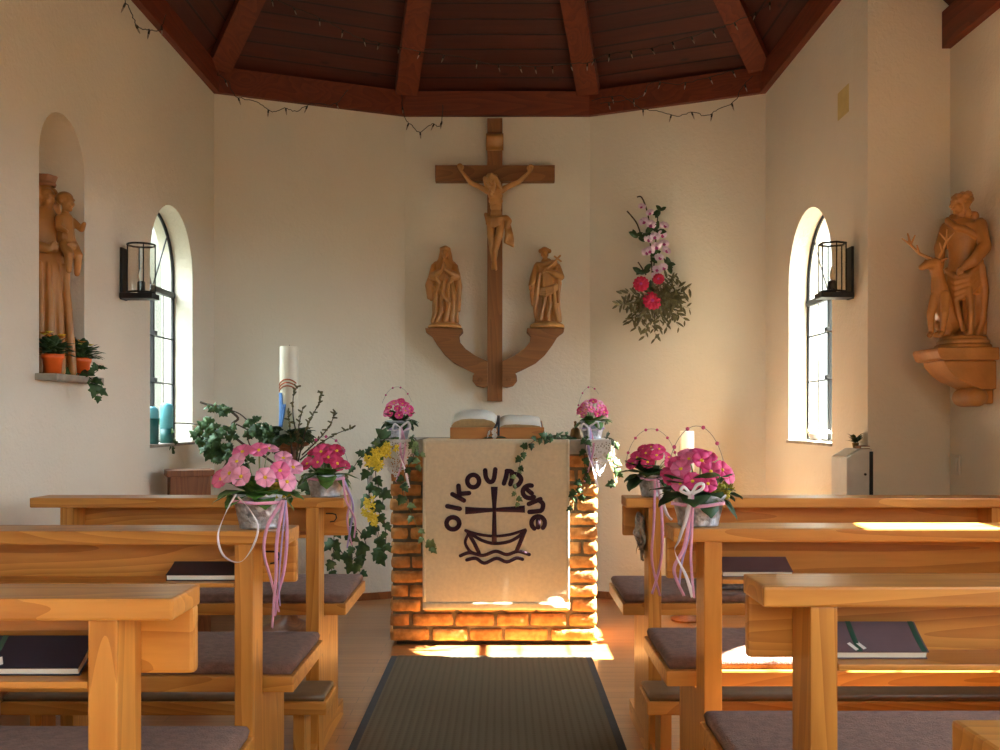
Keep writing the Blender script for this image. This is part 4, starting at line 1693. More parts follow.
def hunter(t, M4, vx):
    mb = MB()
    for z, r in ((.0, .165), (.028, .15), (.052, .135)):
        mb.lathe([(r, z), (r + .006, z + .01), (r, z + .026), (0, z + .028)], (0, 0, 0), 30, mod=lambda a, zz: 1 + .04 * math.sin(3 * a))
    sculpt(mb, 'plinth', 'carved', t, vx, 1, M4=M4)
    mb = MB()
    # legs
    mb.chain([(-.05, -.0, .42), (-.055, -.03, .26), (-.06, -.0, .10), (-.062, -.06, .085)], [.06, .048, .032, .024])
    mb.chain([(.05, -.0, .42), (.06, -.05, .27), (.06, -.02, .10), (.065, -.085, .085)], [.06, .05, .034, .025])
    # cloak behind and around the legs
    loft(mb, [(.085, .13, .06, .03, .055), (.2, .14, .07, .03, .05), (.35, .14, .075, .025, .045), (.5, .125, .08, .015, .03)], 50, 9, .13, .3, (.08, .6))
    loft(mb, [(.34, .135, .10, 0, 0), (.40, .14, .105, 0, 0), (.48, .125, .095, 0, 0), (.56, .105, .08, 0, 0), (.64, .115, .08, 0, 0), (.72, .135, .085, 0, 0), (.78, .13, .075, 0, 0), (.82, .07, .055, 0, 0)], 60, 9, .10, 1.0, (.34, .6))
    for k in range(5):
        mb.chain([(-.12, -.03, .50 - .03 * k), (-.02, -.10, .45 - .035 * k), (.08, -.09, .46 - .03 * k), (.15, -.0, .54 - .03 * k)], [.018, .022, .022, .02], 8)
    mb.chain([(.15, .0, .5), (.17, .02, .36), (.15, .03, .18), (.12, .0, .09)], [.035, .035, .03, .022])
    mb.chain([(.08, -.09, .36), (.1, -.1, .22), (.09, -.08, .1)], [.028, .028, .022])
    mb.chain([(-.03, -.09, .33), (.0, -.1, .22), (.03, -.09, .12)], [.024, .026, .02])
    # arms: one bent over the body, other holding cloak
    mb.chain([(.14, 0, .76), (.185, -.03, .63), (.13, -.11, .54), (.06, -.14, .50)], [.056, .052, .042, .026])
    hand(mb, (.06, -.14, .50), (-.8, -.3, -.45), (0, .6, -.6), .09, .5, 1)
    mb.chain([(-.13, 0, .76), (-.16, -.06, .64), (-.14, -.11, .52)], [.054, .048, .03])
    hand(mb, (-.14, -.11, .52), (-.1, -.4, -.9), (1, 0, 0), .09, .4, 1)
    # collar and crossing strap
    mb.chain([(-.10, -.05, .81), (-.03, -.085, .76), (.05, -.08, .74), (.12, -.05, .70)], [.026, .022, .02, .02])
    mb.chain([(-.09, .03, .83), (0, .06, .84), (.09, .03, .83)], [.035, .04, .035])
    for v in mb.bm.verts:
        v.co.x *= .74
        v.co.y *= .9
    head(mb, (-.01, -.02, .915), .135, -.75, .05, 0, 'curls')
    sculpt(mb, 'carved_body', 'carved', t, vx, 1, M4=M4)
    # stag sitting up at his side
    mb = MB()
    S = V((-.125, -.075, 0))

    def s_(*p):
        return V(p) + S
    mb.chain([s_(.06, .03, .17), s_(.03, .0, .26), s_(.02, -.03, .36), s_(.01, -.04, .46)], [.075, .07, .055, .04])
    mb.chain([s_(.01, -.04, .46), s_(-.0, -.07, .53), s_(-.03, -.12, .525), s_(-.05, -.16, .505)], [.04, .042, .03, .02])
    mb.chain([s_(-.0, -.05, .33), s_(-.02, -.08, .22), s_(-.02, -.07, .10), s_(-.02, -.1, .085)], [.034, .025, .016, .018])
    mb.chain([s_(.06, -.06, .33), s_(.07, -.1, .22), s_(.05, -.08, .10), s_(.05, -.11, .085)], [.034, .025, .016, .018])
    mb.chain([s_(.09, .04, .17), s_(.02, -.0, .15), s_(.06, .0, .10), s_(.0, -.03, .09)], [.06, .045, .026, .02])
    for sg in (-1, 1):
        mb.chain([s_(sg * .03, -.05, .55), s_(sg * .065, -.04, .565)], [.014, .007], 7)
    stag = sculpt(mb, 'stag', 'carved', t, vx * .9, 2, M4=M4)
    mb = MB()
    for sg in (-1, 1):
        b = s_(sg * .018, -.06, .565)
        L = V((sg * .55 - .35, -.15, .8)).normalized()
        pts = [b, b + V((sg * .05 - .02, -.02, .04)), b + V((sg * .09 - .03, -.03, .10)), b + V((sg * .10 - .035, -.04, .17))]
        mb.chain(pts, [.011, .010, .009, .006], 7)
        mb.chain([pts[1], pts[1] + V((sg * .0, -.05, .045))], [.008, .005], 7)
        mb.chain([pts[2], pts[2] + V((sg * -.035, -.03, .05))], [.008, .005], 7)
        mb.chain([pts[2], pts[2] + V((sg * .05, -.01, .045))], [.008, .005], 7)
    sculpt(mb, 'antlers', 'carvedlight', stag, vx * .65, 1, M4=M4)


statue('carved wooden man with curly hair and a stag, on the wall console', 'wooden_statue', (XS + .012, YS, ZC + .0005), .595, hunter, math.radians(-40), .003)


# ---- mother and child in the niche
def mother(t, M4, vx):
    mb = MB()
    loft(mb, [(.0, .105, .095, 0, 0), (.03, .115, .10, 0, 0), (.2, .10, .09, 0, 0), (.4, .10, .085, 0, 0), (.55, .095, .08, 0, 0), (.62, .085, .07, 0, 0), (.70, .10, .07, 0, 0), (.77, .095, .065, 0, 0), (.81, .06, .05, 0, 0), (.84, .04, .04, 0, 0)], 60, 9, .13, .2, (0, .65))
    for k in range(4):
        mb.chain([(-.07 + .045 * k, -.07, .55), (-.075 + .05 * k, -.09, .3), (-.09 + .06 * k, -.10, .02)], [.014, .02, .02], 8)
    mb.chain([(-.09, 0, .76), (-.12, -.04, .64), (-.05, -.11, .62)], [.042, .04, .025])
    hand(mb, (-.05, -.11, .62), (.9, -.1, .1), (0, .6, .5), .08, .5, 1)
    mb.chain([(.09, 0, .76), (.12, -.04, .64), (.07, -.10, .62)], [.042, .04, .025])
    hand(mb, (.07, -.10, .62), (-.3, -.8, .2), (0, .1, 1), .08, .5, 1)
    head(mb, (0, -.02, .885), .11, .2, .1)
    mb.chain([(0, .02, .93), (0, .04, .86), (0, .05, .76)], [.05, .06, .06])
    for sg in (-1, 1):
        mb.chain([(sg * .04, .0, .92), (sg * .055, .0, .84), (sg * .09, .0, .74), (sg * .11, .01, .5), (sg * .10, .02, .25)], [.028, .026, .03, .03, .02])
    sculpt(mb, 'carved_body', 'carved', t, vx, 1, M4=M4)
    mb = MB()
    mb.lathe([(.05, 0), (.056, .015), (.05, .02), (.06, .055), (.045, .05), (.04, .0)], (0, .0, .945), 20, mod=lambda a, z: 1 + (.06 * math.sin(6 * a) if z > .03 else 0))
    sculpt(mb, 'crown', 'carveddark', t, vx * .8, 1, M4=M4)
    mb = MB()
    B = V((.06, -.085, 0))

    def b_(*p):
        return V(p) + B
    mb.chain([b_(0, 0, .66), b_(0, 0, .72), b_(0, -.0, .78)], [.045, .042, .038])
    mb.chain([b_(-.02, -.02, .65), b_(-.02, -.06, .60), b_(-.015, -.05, .52)], [.03, .024, .014])
    mb.chain([b_(.025, -.02, .65), b_(.03, -.06, .60), b_(.03, -.05, .51)], [.03, .024, .014])
    mb.chain([b_(.035, 0, .78), b_(.06, -.04, .74), b_(.05, -.08, .76)], [.02, .017, .011])
    mb.chain([b_(-.035, 0, .78), b_(-.055, -.03, .73), b_(-.04, -.07, .71)], [.02, .017, .011])
    head(mb, b_(0, -.01, .868), .095, .2, .05)
    mb.ell(b_(0, .01, .888), (.042, .046, .036))
    sculpt(mb, 'carved_child', 'carved', t, vx * .85, 2, M4=M4)


statue('carved wooden crowned mother holding a child, standing in the arched niche', 'wooden_statue', (-1.682, 3.575, NICHE[2] + .0005), .735, mother, math.radians(56), .0034)

# ------------------------------------------------------------------ plants
OVATE = [(0, .0), (.26, .12), (.42, .35), (.46, .58), (.34, .82), (.12, .96), (.01, 1.0)]
LANCE = [(0, .0), (.10, .15), (.16, .4), (.14, .7), (.07, .9), (.01, 1.0)]
IVY = [(.02, 0.0), (.34, -.10), (.52, .10), (.34, .30), (.50, .52), (.24, .60), (.14, .82), (.01, 1.0)]
PETAL = [(.05, .0), (.20, .25), (.42, .55), (.50, .82), (.40, .98), (.16, 1.0), (.01, .90)]
ROUND = [(.05, .0), (.28, .2), (.46, .5), (.44, .8), (.22, .97), (.01, 1.0)]


def frame(d, n):
    d = V(d).normalized()
    n = V(n)
    n = n - d * n.dot(d)
    if n.length < 1e-4:
        n = d.orthogonal()
    n.normalize()
    return d, n, d.cross(n)


def leaf(mb, base, d, n, L, shape=OVATE, w=1.0, curl=.25, fold=.25, ripple=0.0, mi=0, th=.0006):
    d, n, s = frame(d, n)
    base = V(base)
    mb.mi = mi
    mb.sm = True
    pr = None
    up = []
    for k, (a, t) in enumerate(shape):
        a *= w
        z = -curl * t * t + ripple * (1 if k % 2 else -1)
        mid = base + (d * t + n * (z + .02)) * L
        lf = base + (d * t - s * a + n * (z + a * fold)) * L
        rt = base + (d * t + s * a + n * (z + a * fold)) * L
        up.append((lf, mid, rt))
    tv = [[mb.bm.verts.new(p) for p in r] for r in up]
    bv = [[mb.bm.verts.new(p - n * th) for p in r] for r in up]
    for i in range(len(up) - 1):
        for j in (0, 1):
            mb.face([tv[i][j], tv[i][j + 1], tv[i + 1][j + 1], tv[i + 1][j]])
            mb.face([bv[i][j], bv[i + 1][j], bv[i + 1][j + 1], bv[i][j + 1]])
        mb.face([tv[i][0], tv[i + 1][0], bv[i + 1][0], bv[i][0]])
        mb.face([tv[i][2], bv[i][2], bv[i + 1][2], tv[i + 1][2]])
    mb.sm = False


def flower_mesh(name, mats, petals=5, shape=PETAL, cup=.25, eye=.2, width=1.0, layers=1):
    mb = MB()
    for l in range(layers):
        for k in range(petals):
            a = 2 * PI * (k + .5 * l) / petals
            d = V((math.cos(a), math.sin(a), cup + .35 * l))
            leaf(mb, V((math.cos(a), math.sin(a), 0)) * .08 + V((0, 0, .02 * k % .05 + .05 * l)), d, (0, 0, 1), (.92 - .18 * l), shape, width, .12, .06)
    mb.mi = 1
    mb.ell((0, 0, .05), (eye, eye, eye * .7), None, 10, 6)
    mb.mi = 0
    return mb.mesh(name, mats)


FL = {k: flower_mesh(k + '_flower', [k, 'yellow'], width=1.22, eye=.2) for k in ('pink', 'palepink', 'crimson', 'hotpink')}
WHITEFL = flower_mesh('white_flower', ['white', 'yellow'], 6, ROUND, .5, .12, 1.0, 2)
bd = MB()
bd.ell((0, 0, 0), (1, 1, 1), None, 12, 8)
BEAD = bd.mesh('bead', 'bead')


def ribbon(parent, pts, width, mat, name='ribbon', d=None, twist=.8, normal=(0, -1, 0)):
    """pts: (px, py) or (px, py, d) points the ribbon runs through"""
    q = [P(p[0], p[1], p[2] if len(p) > 2 else d) for p in pts]
    mb = MB()
    mb.strip(smoothpath(q, 8), width, normal, .0007, twist)
    return mb.build(name, mat, parent)


def primrose(label, base, rt, rb, h, kinds, n, seed, spread=1.25, rise=.085, fs=.021, leafn=26, leafL=.065, moss=False, hoop=None, group='primrose pots', name='primrose_pot', leafmat='leaf', face=(0, -1, .5)):
    r_ = random.Random(seed)
    x, y, z = base
    t = thing(name, label, 'flower pot', base, group)
    mb = MB()
    mb.lathe([(0, .001), (rb, 0), (rb + .001, .004), (rb * .98 + .002, .008), (rt * .97, h * .88), (rt, h * .9), (rt * 1.03, h * .94), (rt * 1.02, h), (rt * .95, h), (rt * .93, h * .9), (0, h * .88)], base, 32)
    pot = mb.build('bucket', 'zinc', t)
    mb = MB()
    for s in (-1, 1):
        c = V((x + s * rt * 1.02, y, z + h * .80))
        mb.tube([c + V((s * .006 * math.sin(a) + s * .001, .014 * math.cos(a), .012 * math.sin(a) * .4)) for a in [PI * k / 8 for k in range(9)]], .0016, 5)
    mb.build('bucket_ear', 'wire', pot)
    top = V((x, y, z + h * .93))
    mb = MB()
    mb.sm = True
    if moss:
        for k in range(46):
            a = r_.uniform(-.9, .9) if moss > 0 else r_.uniform(2.3, 4.1)
            rr = rt * r_.uniform(.35, 1.05)
            mb.ell(top + V((rr * math.cos(a), -abs(rr * math.sin(a)) * (1 if r_.random() < .7 else -1) * .9, r_.uniform(0, .03))), (.011 * r_.uniform(.6, 1.3), .010, .008), None, 6, 4)
        for k in range(80):
            a = r_.uniform(-1.2, 1.2) if moss > 0 else r_.uniform(2, 4.3)
            rr = rt * r_.uniform(.3, 1.1)
            leaf(mb, top + V((rr * math.cos(a), -rr * .7 * r_.random(), r_.uniform(.005, .03))), (r_.uniform(-1, 1), r_.uniform(-1, .4), r_.uniform(.1, 1)), (0, -1, .3), .016, LANCE)
        mb.build('moss', 'moss', t)
    mb = MB()
    mb.lathe([(rt * .9, -.012), (rt * .6, .006), (0, .012)], top, 16)
    mb.build('soil', 'soil', t)
    mb = MB()
    for k in range(leafn):
        a = 2 * PI * k / leafn * 2.0 + r_.uniform(-.3, .3)
        el = r_.uniform(-.35, .35) if k < leafn * .65 else r_.uniform(.55, 1.15)
        d = V((math.cos(a) * math.cos(el), math.sin(a) * math.cos(el), math.sin(el)))
        b = top + V((math.cos(a) * rt * .45, math.sin(a) * rt * .45, .004))
        leaf(mb, b, d, (0, 0, 1) if el < .8 else -V((d.x, d.y, -.4)), leafL * (1 if k < leafn * .65 else .95) * r_.uniform(.75, 1.2), OVATE, .85, r_.uniform(.2, .5), .2, .014)
    fo = mb.build('foliage', leafmat, t)
    # blooms on a dome
    stems = MB()
    fv = V(face).normalized()
    pos = []
    tries = 0
    while len(pos) < n and tries < 4000:
        tries += 1
        a = r_.uniform(0, 2 * PI)
        el = math.asin(r_.uniform(.12, 1))
        d = V((math.cos(a) * math.cos(el), math.sin(a) * math.cos(el), math.sin(el)))
        if d.y > .35:
            continue
        p = top + V((d.x * rt * spread, d.y * rt * spread, .022 + d.z * rise))
        if all((p - q).length > fs * 1.35 for q, _ in pos):
            pos.append((p, d))
    for i, (p, d) in enumerate(pos):
        k = kinds[i % len(kinds)]
        o = (d + fv * .9 + V((r_.uniform(-.45, .45), r_.uniform(-.45, .45), r_.uniform(-.3, .4)))).normalized()
        rot = (V((0, 0, 1)).rotation_difference(o) @ Quaternion((0, 0, 1), r_.uniform(0, 6))).to_euler()
        place('flower', FL[k], t, p, rot, fs * r_.uniform(.88, 1.12))
        stems.tube(smoothpath([top + V((d.x * rt * .3, d.y * rt * .3, 0)), top + (p - top) * .6 + V((0, 0, .006)), p - o * fs * .1], 3), .0012, 5)
    stems.build('stalks', 'ivylight', fo)
    if hoop:
        hw, hh, yo, a0, a1, nb, cx = hoop
        c = V((x + cx, y + yo, z + h))
        pts = [c + V((math.cos(a) * hw, 0, math.sin(a) * hh)) for a in [a0 + (a1 - a0) * k / 24 for k in range(25)]]
        mb = MB()
        mb.tube(pts, .0009, 5)
        hp = mb.build('wire_hoop', 'wire', t)
        for k in range(nb):
            a = a0 + (a1 - a0) * (k + .7) / (nb + .4)
            place('bead', BEAD, hp, c + V((math.cos(a) * hw, 0, math.sin(a) * hh)), None, .0048)
    return t


ZD = DESK + .0004
# pale pink bucket on the second left pew
dL2, dL3, dR2, dR3 = 2.15, 3.04, 2.20, 3.04
t = primrose('zinc bucket of pale pink primroses with pink and white ribbons, on a left pew', V((-.553, dL2 + .068, ZD)), .062, .044, .080, ['palepink', 'palepink', 'pink'], 15, 4, 1.38, .085, .0215, 30, .062, moss=1)
yr = dL2 - .012
ribbon(t, [(232, 501, 2.15), (255, 503.5, 2.135), (286, 502, 2.15)], .007, 'ribbonpink', 'ribbon_band', twist=0)
ribbon(t, [(283, 500), (268, 525), (264, 552), (271, 580), (279, 612)], .008, 'ribbonpink', d=yr)
ribbon(t, [(284, 500), (277, 540), (276, 575), (274, 600), (272, 628)], .008, 'ribbonpink', d=yr - .003)
ribbon(t, [(285, 500), (287, 535), (284, 570), (278, 594), (275, 616)], .008, 'ribbonpink', d=yr + .002)
ribbon(t, [(286, 500), (282, 540), (279, 580), (280, 606)], .004, 'ribbonlilac', d=yr - .005)
ribbon(t, [(236, 494, 2.14), (226, 512), (218, 536), (224, 556), (240, 562), (252, 548), (258, 528), (250, 510), (238, 497, 2.14)], .005, 'ribbonwhite', 'cord_loop', d=yr - .008, twist=9)

t = primrose('small zinc bucket of crimson primroses on the end of the foremost left pew', V((-.564, dL3 + .066, ZD)), .060, .046, .070, ['crimson', 'crimson', 'hotpink'], 10, 9, 1.0, .07, .024, 24, .07, hoop=(.075, .12, .0, .35, 2.3, 4, 0))
ribbon(t, [(306, 478, 3.05), (325, 480.5, 3.045), (345, 478, 3.05)], .008, 'ribbonpink', 'ribbon_band', twist=0)
for k, p_ in enumerate(([(343, 480), (350, 500), (347, 520), (352, 545)], [(344, 480), (353, 505), (350, 530), (347, 548)], [(343, 478), (346, 500), (355, 520), (354, 538)])):
    ribbon(t, p_, .007, ['ribbonpink', 'ribbonlilac', 'ribbonpink'][k], d=3.03 - .004 * k)

t = primrose('large zinc bucket of pink primroses with moss and a beaded hoop, on a right pew', V((.458, dR2 + .068, ZD)), .063, .046, .073, ['hotpink', 'pink', 'hotpink'], 15, 12, 1.12, .078, .0215, 26, .08, moss=1, hoop=(.072, .158, .02, -.05, 2.75, 5, .0), leafmat='leafdark')
ribbon(t, [(671, 503, 2.2), (698, 506.5, 2.19), (725, 503, 2.2)], .008, 'ribbonpink', 'ribbon_band', twist=0)
yr = dR2 - .012
ribbon(t, [(690, 492, 2.18), (689, 520), (684, 548), (674, 570), (684, 596)], .008, 'ribbonpink', d=yr)
ribbon(t, [(691, 492, 2.18), (687, 515), (679, 540), (675, 552), (686, 576), (693, 597)], .010, 'ribbonwhite', d=yr - .004, twist=3)
ribbon(t, [(693, 494, 2.18), (692, 530), (691, 560), (694, 598)], .006, 'ribbonpink', d=yr - .006)
ribbon(t, [(692, 492, 2.18), (690, 530), (682, 562), (679, 588)], .005, 'ribbonlilac', d=yr + .003)
ribbon(t, [(692, 494), (702, 489), (703, 484), (697, 485), (691, 493), (684, 487), (681, 491), (690, 495)], .007, 'ribbonwhite', 'bow', d=2.165, twist=.5)

t = primrose('small zinc bucket of dark pink primroses on the end of the foremost right pew', V((.478, dR3 + .066, ZD)), .047, .032, .070, ['hotpink', 'crimson', 'hotpink'], 14, 15, 1.35, .07, .0205, 20, .085, hoop=(.085, .145, .0, .2, 2.95, 6, .0), leafmat='leafdark')
ribbon(t, [(640, 478, 3.055), (652, 480, 3.05), (664, 478, 3.055)], .007, 'ribbonpink', 'ribbon_band', twist=0)
yr = dR3 - .012
ribbon(t, [(655, 480), (654, 520), (652, 560), (660, 596)], .008, 'ribbonpink', d=yr)
ribbon(t, [(658, 480), (662, 520), (661, 560), (652, 594)], .009, 'ribbonpink', d=yr - .004)
ribbon(t, [(660, 490), (664, 506), (668, 516), (672, 520)], .010, 'ribbonwhite', d=yr - .006)

ZA = SLABZ + .0022
for (px, xs, seed, lab) in ((399, -1, 21, 'zinc bucket of pink primroses on the altar slab above the yellow forsythia'), (592.5, 1, 24, 'zinc bucket of pink primroses on the altar slab beside the bronze bell')):
    bx = (px - 502) * 4.74 / F
    t = primrose(lab, V((bx, 4.74, ZA)), .062, .042, .088, ['hotpink', 'hotpink', 'crimson', 'pink'] if xs < 0 else ['pink', 'hotpink', 'palepink'], 20, seed, 1.1, .08, .019, 26, .062, hoop=(.085 if xs < 0 else .065, .165, .01, .6 if xs < 0 else .9, 2.6 if xs < 0 else 3.0, 4, -.01), leafmat='leafdark' if xs < 0 else 'leaf')
    o = px - 399 if xs < 0 else px - 592.5
    cx = px + (2 if xs < 0 else -3)
    ribbon(t, [(px - 13, 428, 4.68), (px, 430, 4.675), (px + 12, 428, 4.68)], .010, 'ribbonlilac', 'ribbon_band', twist=0)
    yr = 4.525
    ribbon(t, [(cx, 427, 4.66), (cx + 1, 437, 4.6), (cx - 1, 446), (cx + 2, 462), (cx + 7, 478)], .011, 'ribbonlilac' if xs > 0 else 'ribbonpink', d=yr)
    ribbon(t, [(cx, 427, 4.66), (cx + 3, 437, 4.6), (cx + 4, 448), (cx, 466), (cx - 5, 482)], .009, 'ribbonpink', d=yr - .005)
    ribbon(t, [(cx - 1, 427, 4.66), (cx - 1, 437, 4.6), (cx - 3, 450), (cx + 4, 470), (cx + 8, 488)], .012, 'ribbonwhite', d=yr - .009, twist=3)
    ribbon(t, [(cx, 427), (cx + 7, 422), (cx + 9, 428), (cx + 2, 430), (cx - 6, 424), (cx - 8, 430), (cx, 429)], .010, 'ribbonwhite', 'bow', d=4.66, twist=.5)


# ------------------------------------------------------------------ trailing ivy
def vine(mbs, mbl, pts, n, L, r=.0022, seed=0, shape=IVY, mi=0, out=(0, -1, 0), hang=.55, sp_=6, jitter=.5, tip=True):
    rr = random.Random(seed)
    path = smoothpath(pts, sp_)
    m = len(path)
    mbs.tube(path, [r * (1 - .6 * i / m) for i in range(m)], 5)
    o = V(out)
    for k in range(n):
        f = (k + .5 + rr.uniform(-.3, .3)) / n * (m - 1)
        i = max(0, min(int(f), m - 2))
        p = path[i].lerp(path[i + 1], max(0, min(1, f - i)))
        tg = (path[i + 1] - path[i]).normalized()
        sd = tg.cross(o)
        if sd.length < .01:
            sd = V((1, 0, 0))
        sd = sd.normalized() * (1 if k % 2 else -1)
        d = (sd * rr.uniform(.3, 1) + tg * rr.uniform(.1, .6) + V((0, 0, -1)) * hang + o * rr.uniform(0, jitter))
        nn = o + V((rr.uniform(-.6, .6), rr.uniform(-.3, .3), rr.uniform(0, .8)))
        leaf(mbl, p + d.normalized() * L * .12, d, nn, L * rr.uniform(.65, 1.15), shape, rr.uniform(.85, 1.1), rr.uniform(.0, .3), .15, 0, mi)


def PP(pts, d):
    return [P(p[0], p[1], (p[2] if len(p) > 2 else d)) for p in pts]


# garland at the dark end of the altar
t = thing('ivy_garland', 'ivy garland with yellow forsythia trailing down the altar corner', 'garland', P(385, 440, 4.62))
s_, l_ = MB(), MB()
for k, (pts, n, L) in enumerate((
        ([(396, 437, 4.64), (384, 440, 4.54), (374, 448, 4.52), (368, 470), (370, 500), (380, 540), (378, 556)], 15, .06),
        ([(390, 438, 4.62), (378, 452), (376, 478), (383, 500), (376, 528), (383, 552)], 12, .058),
        ([(410, 437, 4.64), (416, 440, 4.53), (414, 455), (406, 470), (402, 486), (404, 500)], 8, .045),
        ([(372, 452), (362, 456), (352, 470)], 4, .05),
        ([(384, 520), (386, 536), (384, 556)], 4, .055))):
    vine(s_, l_, PP(pts, 4.51 - .01 * k), n, L, .003, 30 + k)
s_.build('vine_stems', 'twig', t)
l_.build('ivy_leaves', 'ivy', t)
s_, l_ = MB(), MB()
vine(s_, l_, PP([(402, 480), (408, 505), (418, 528), (428, 546), (434, 545)], 4.50), 9, .04, .0016, 41, IVY, hang=.3)
vine(s_, l_, PP([(412, 440), (420, 452), (417, 466)], 4.50), 5, .04, .0016, 42, IVY, hang=.3)
yg = s_.build('young_shoot', 'ivylight', t)
l_.build('young_leaves', 'ivylight', yg)
mb = MB()
rr = random.Random(5)
for (x0, y0, x1, y1, n) in ((366, 462, 394, 446, 34), (382, 470, 370, 455, 14), (364, 510, 378, 522, 16), (366, 506, 372, 498, 8)):
    a, b = P(x0, y0, 4.485), P(x1, y1, 4.48)
    mb.mi = 1
    mb.tube([a, a.lerp(b, .5) + V((0, 0, .01)), b], .0016, 5)
    for k in range(n):
        p = a.lerp(b, rr.random()) + V((rr.uniform(-.02, .02), rr.uniform(-.02, .0), rr.uniform(-.02, .02)))
        for q in range(4):
            an = q * PI / 2 + rr.random()
            leaf(mb, p, (math.cos(an), -.6 * rr.random(), math.sin(an)), (0, -1, 0), .019, LANCE, 1.5, .1, .1, 0, 0)
mb.build('forsythia_blossom', ['forsythia', 'twig'], t)

# ivy over the banner and down the sunlit end
t = thing('ivy_garland', 'ivy garland lying on the altar slab and hanging over the banner corner', 'garland', P(560, 438, 4.62))
s_, l_ = MB(), MB()
for k, (pts, n, L) in enumerate((
        ([(574, 437, 4.72), (562, 438, 4.60), (552, 437, 4.545), (540, 438, 4.53), (530, 444, 4.525), (522, 454, 4.52), (519, 470, 4.52)], 13, .038),
        ([(570, 436, 4.66), (560, 435, 4.60), (548, 436, 4.56)], 7, .042),
        ([(584, 437, 4.64), (586, 441, 4.53), (584, 460, 4.52), (586, 478, 4.52), (578, 500, 4.52)], 9, .04),
        ([(588, 470, 4.52), (580, 484, 4.515), (574, 494, 4.515), (572, 508, 4.515)], 6, .036),
        ([(604, 437, 4.66), (614, 441, 4.56), (612, 458), (618, 470), (614, 484)], 8, .042))):
    vine(s_, l_, PP(pts, 4.525), n, L, .0024, 60 + k, hang=.35)
s_.build('vine_stems', 'twig', t)
l_.build('ivy_leaves', 'ivy', t)
s_, l_ = MB(), MB()
vine(s_, l_, PP([(519, 468), (514, 482), (516, 494), (520, 506)], 4.52), 6, .032, .0014, 71, IVY, hang=.3)
yg = s_.build('young_shoot', 'ivylight', t)
l_.build('young_leaves', 'ivylight', yg)

# posy in front of the bible
t = thing('flower_posy', 'tiny posy of white blossoms in front of the book stand', 'posy', V((-.033, 4.615, ZA)))
l_ = MB()
rr = random.Random(2)
for k in range(14):
    a = rr.uniform(-PI, PI)
    leaf(l_, V((-.033, 4.612, ZA + .006)), (math.cos(a), -.25 * rr.random(), .10), (0, -.3, 1), .05 * rr.uniform(.6, 1.3), LANCE, 1.2, .15)
l_.build('leaves', 'leafdark', t)
for x, z, s in ((-.045, .026, .019), (-.022, .036, .017), (-.020, .014, .016), (-.052, .012, .013)):
    place('blossom', WHITEFL, t, V((-.012 + x, 4.606, ZA + z)), (math.radians(70), 0, x * 30), s)

# ------------------------------------------------------------------ spray of flowers on the wall
DB = 5.655
t = thing('wall_bouquet', 'hanging spray of orchids, red gerberas and mistletoe on the wall', 'bouquet', P(655, 345, DB))
s_, l_ = MB(), MB()
rr = random.Random(17)
for pts in ([(655, 330), (654, 300), (652, 270), (650, 240), (648, 215), (642, 198), (637, 197)], [(653, 280), (655, 250), (657, 225), (658, 210)], [(646, 275), (642, 268), (638, 262)], [(640, 232), (636, 222), (627, 211)], [(650, 262), (662, 258), (668, 264)]):
    s_.tube(smoothpath(PP(pts, DB - .03), 5), .0042, 6)
for (x, y) in ((644, 234), (637, 236), (668, 266), (643, 272), (660, 211), (655, 232), (652, 256), (650, 292), (660, 300)):
    for k in range(5):
        leaf(l_, P(x + rr.uniform(-2, 2), y + rr.uniform(-2, 2), DB - .04), (rr.uniform(-1, 1), -.3, rr.uniform(-.6, 1)), (0, -1, .2), .055 * rr.uniform(.6, 1.2), LANCE, 1.7, .2)
s_.build('branches', 'twig', t)
l_.build('dark_leaves', 'leafdark', t)
s_, l_ = MB(), MB()
for k in range(46):
    a = rr.uniform(-.3, PI + .3) if k < 34 else rr.uniform(-.2, .9) - .9
    R = rr.uniform(18, 44)
    cx, cy = 655, 298
    ex, ey = cx + math.cos(a) * R * .88, cy + math.sin(a) * R * (.95 if math.sin(a) > 0 else .9)
    pts = PP([(cx + rr.uniform(-6, 6), cy + rr.uniform(-8, 8)), ((cx + ex) / 2 + rr.uniform(-4, 4), (cy + ey) / 2 + rr.uniform(-5, 2)), (ex, ey)], DB - .05 - rr.uniform(0, .08))
    vine(s_, l_, pts, 10, .05, .0016, 200 + k, LANCE, 0, (0, -1, 0), .5, 4)
ms = s_.build('mistletoe_twigs', 'mistletoe', t)
l_.build('mistletoe_leaves', 'mistletoe', ms)


def orchid_mesh():
    mb = MB()
    for k, (a, L, w) in enumerate(((90, 1, .8), (200, .95, .8), (340, .95, .8), (25, 1.05, 1.15), (155, 1.05, 1.15))):
        a = math.radians(a)
        leaf(mb, (0, 0, .02 * k), (math.cos(a), math.sin(a), .2), (0, 0, 1), L, ROUND, w, .15, .1)
    leaf(mb, (0, 0, .1), (0, -1, .5), (0, .3, 1), .62, ROUND, 1.2, .2, .45, 0, 1)
    mb.mi = 1
    mb.ell((0, .02, .14), (.14, .14, .12), None, 8, 6)
    return mb.mesh('orchid', ['orchid', 'orchidlip'])


ORCH = orchid_mesh()
for i, (x, y) in enumerate(((642, 207), (650, 213), (644, 222), (651, 225), (655, 237), (664, 226), (662, 235), (648, 240), (656, 247), (664, 244), (650, 251), (659, 258), (666, 251), (646, 253), (657, 270), (663, 268), (656, 276))):
    place('orchid', ORCH, t, P(x, y, DB - .06 - .01 * (i % 3)), (math.radians(82 + rr.uniform(-14, 14)), rr.uniform(-.4, .4), rr.uniform(-.5, .5)), .029 * (1 if i > 1 else .8))


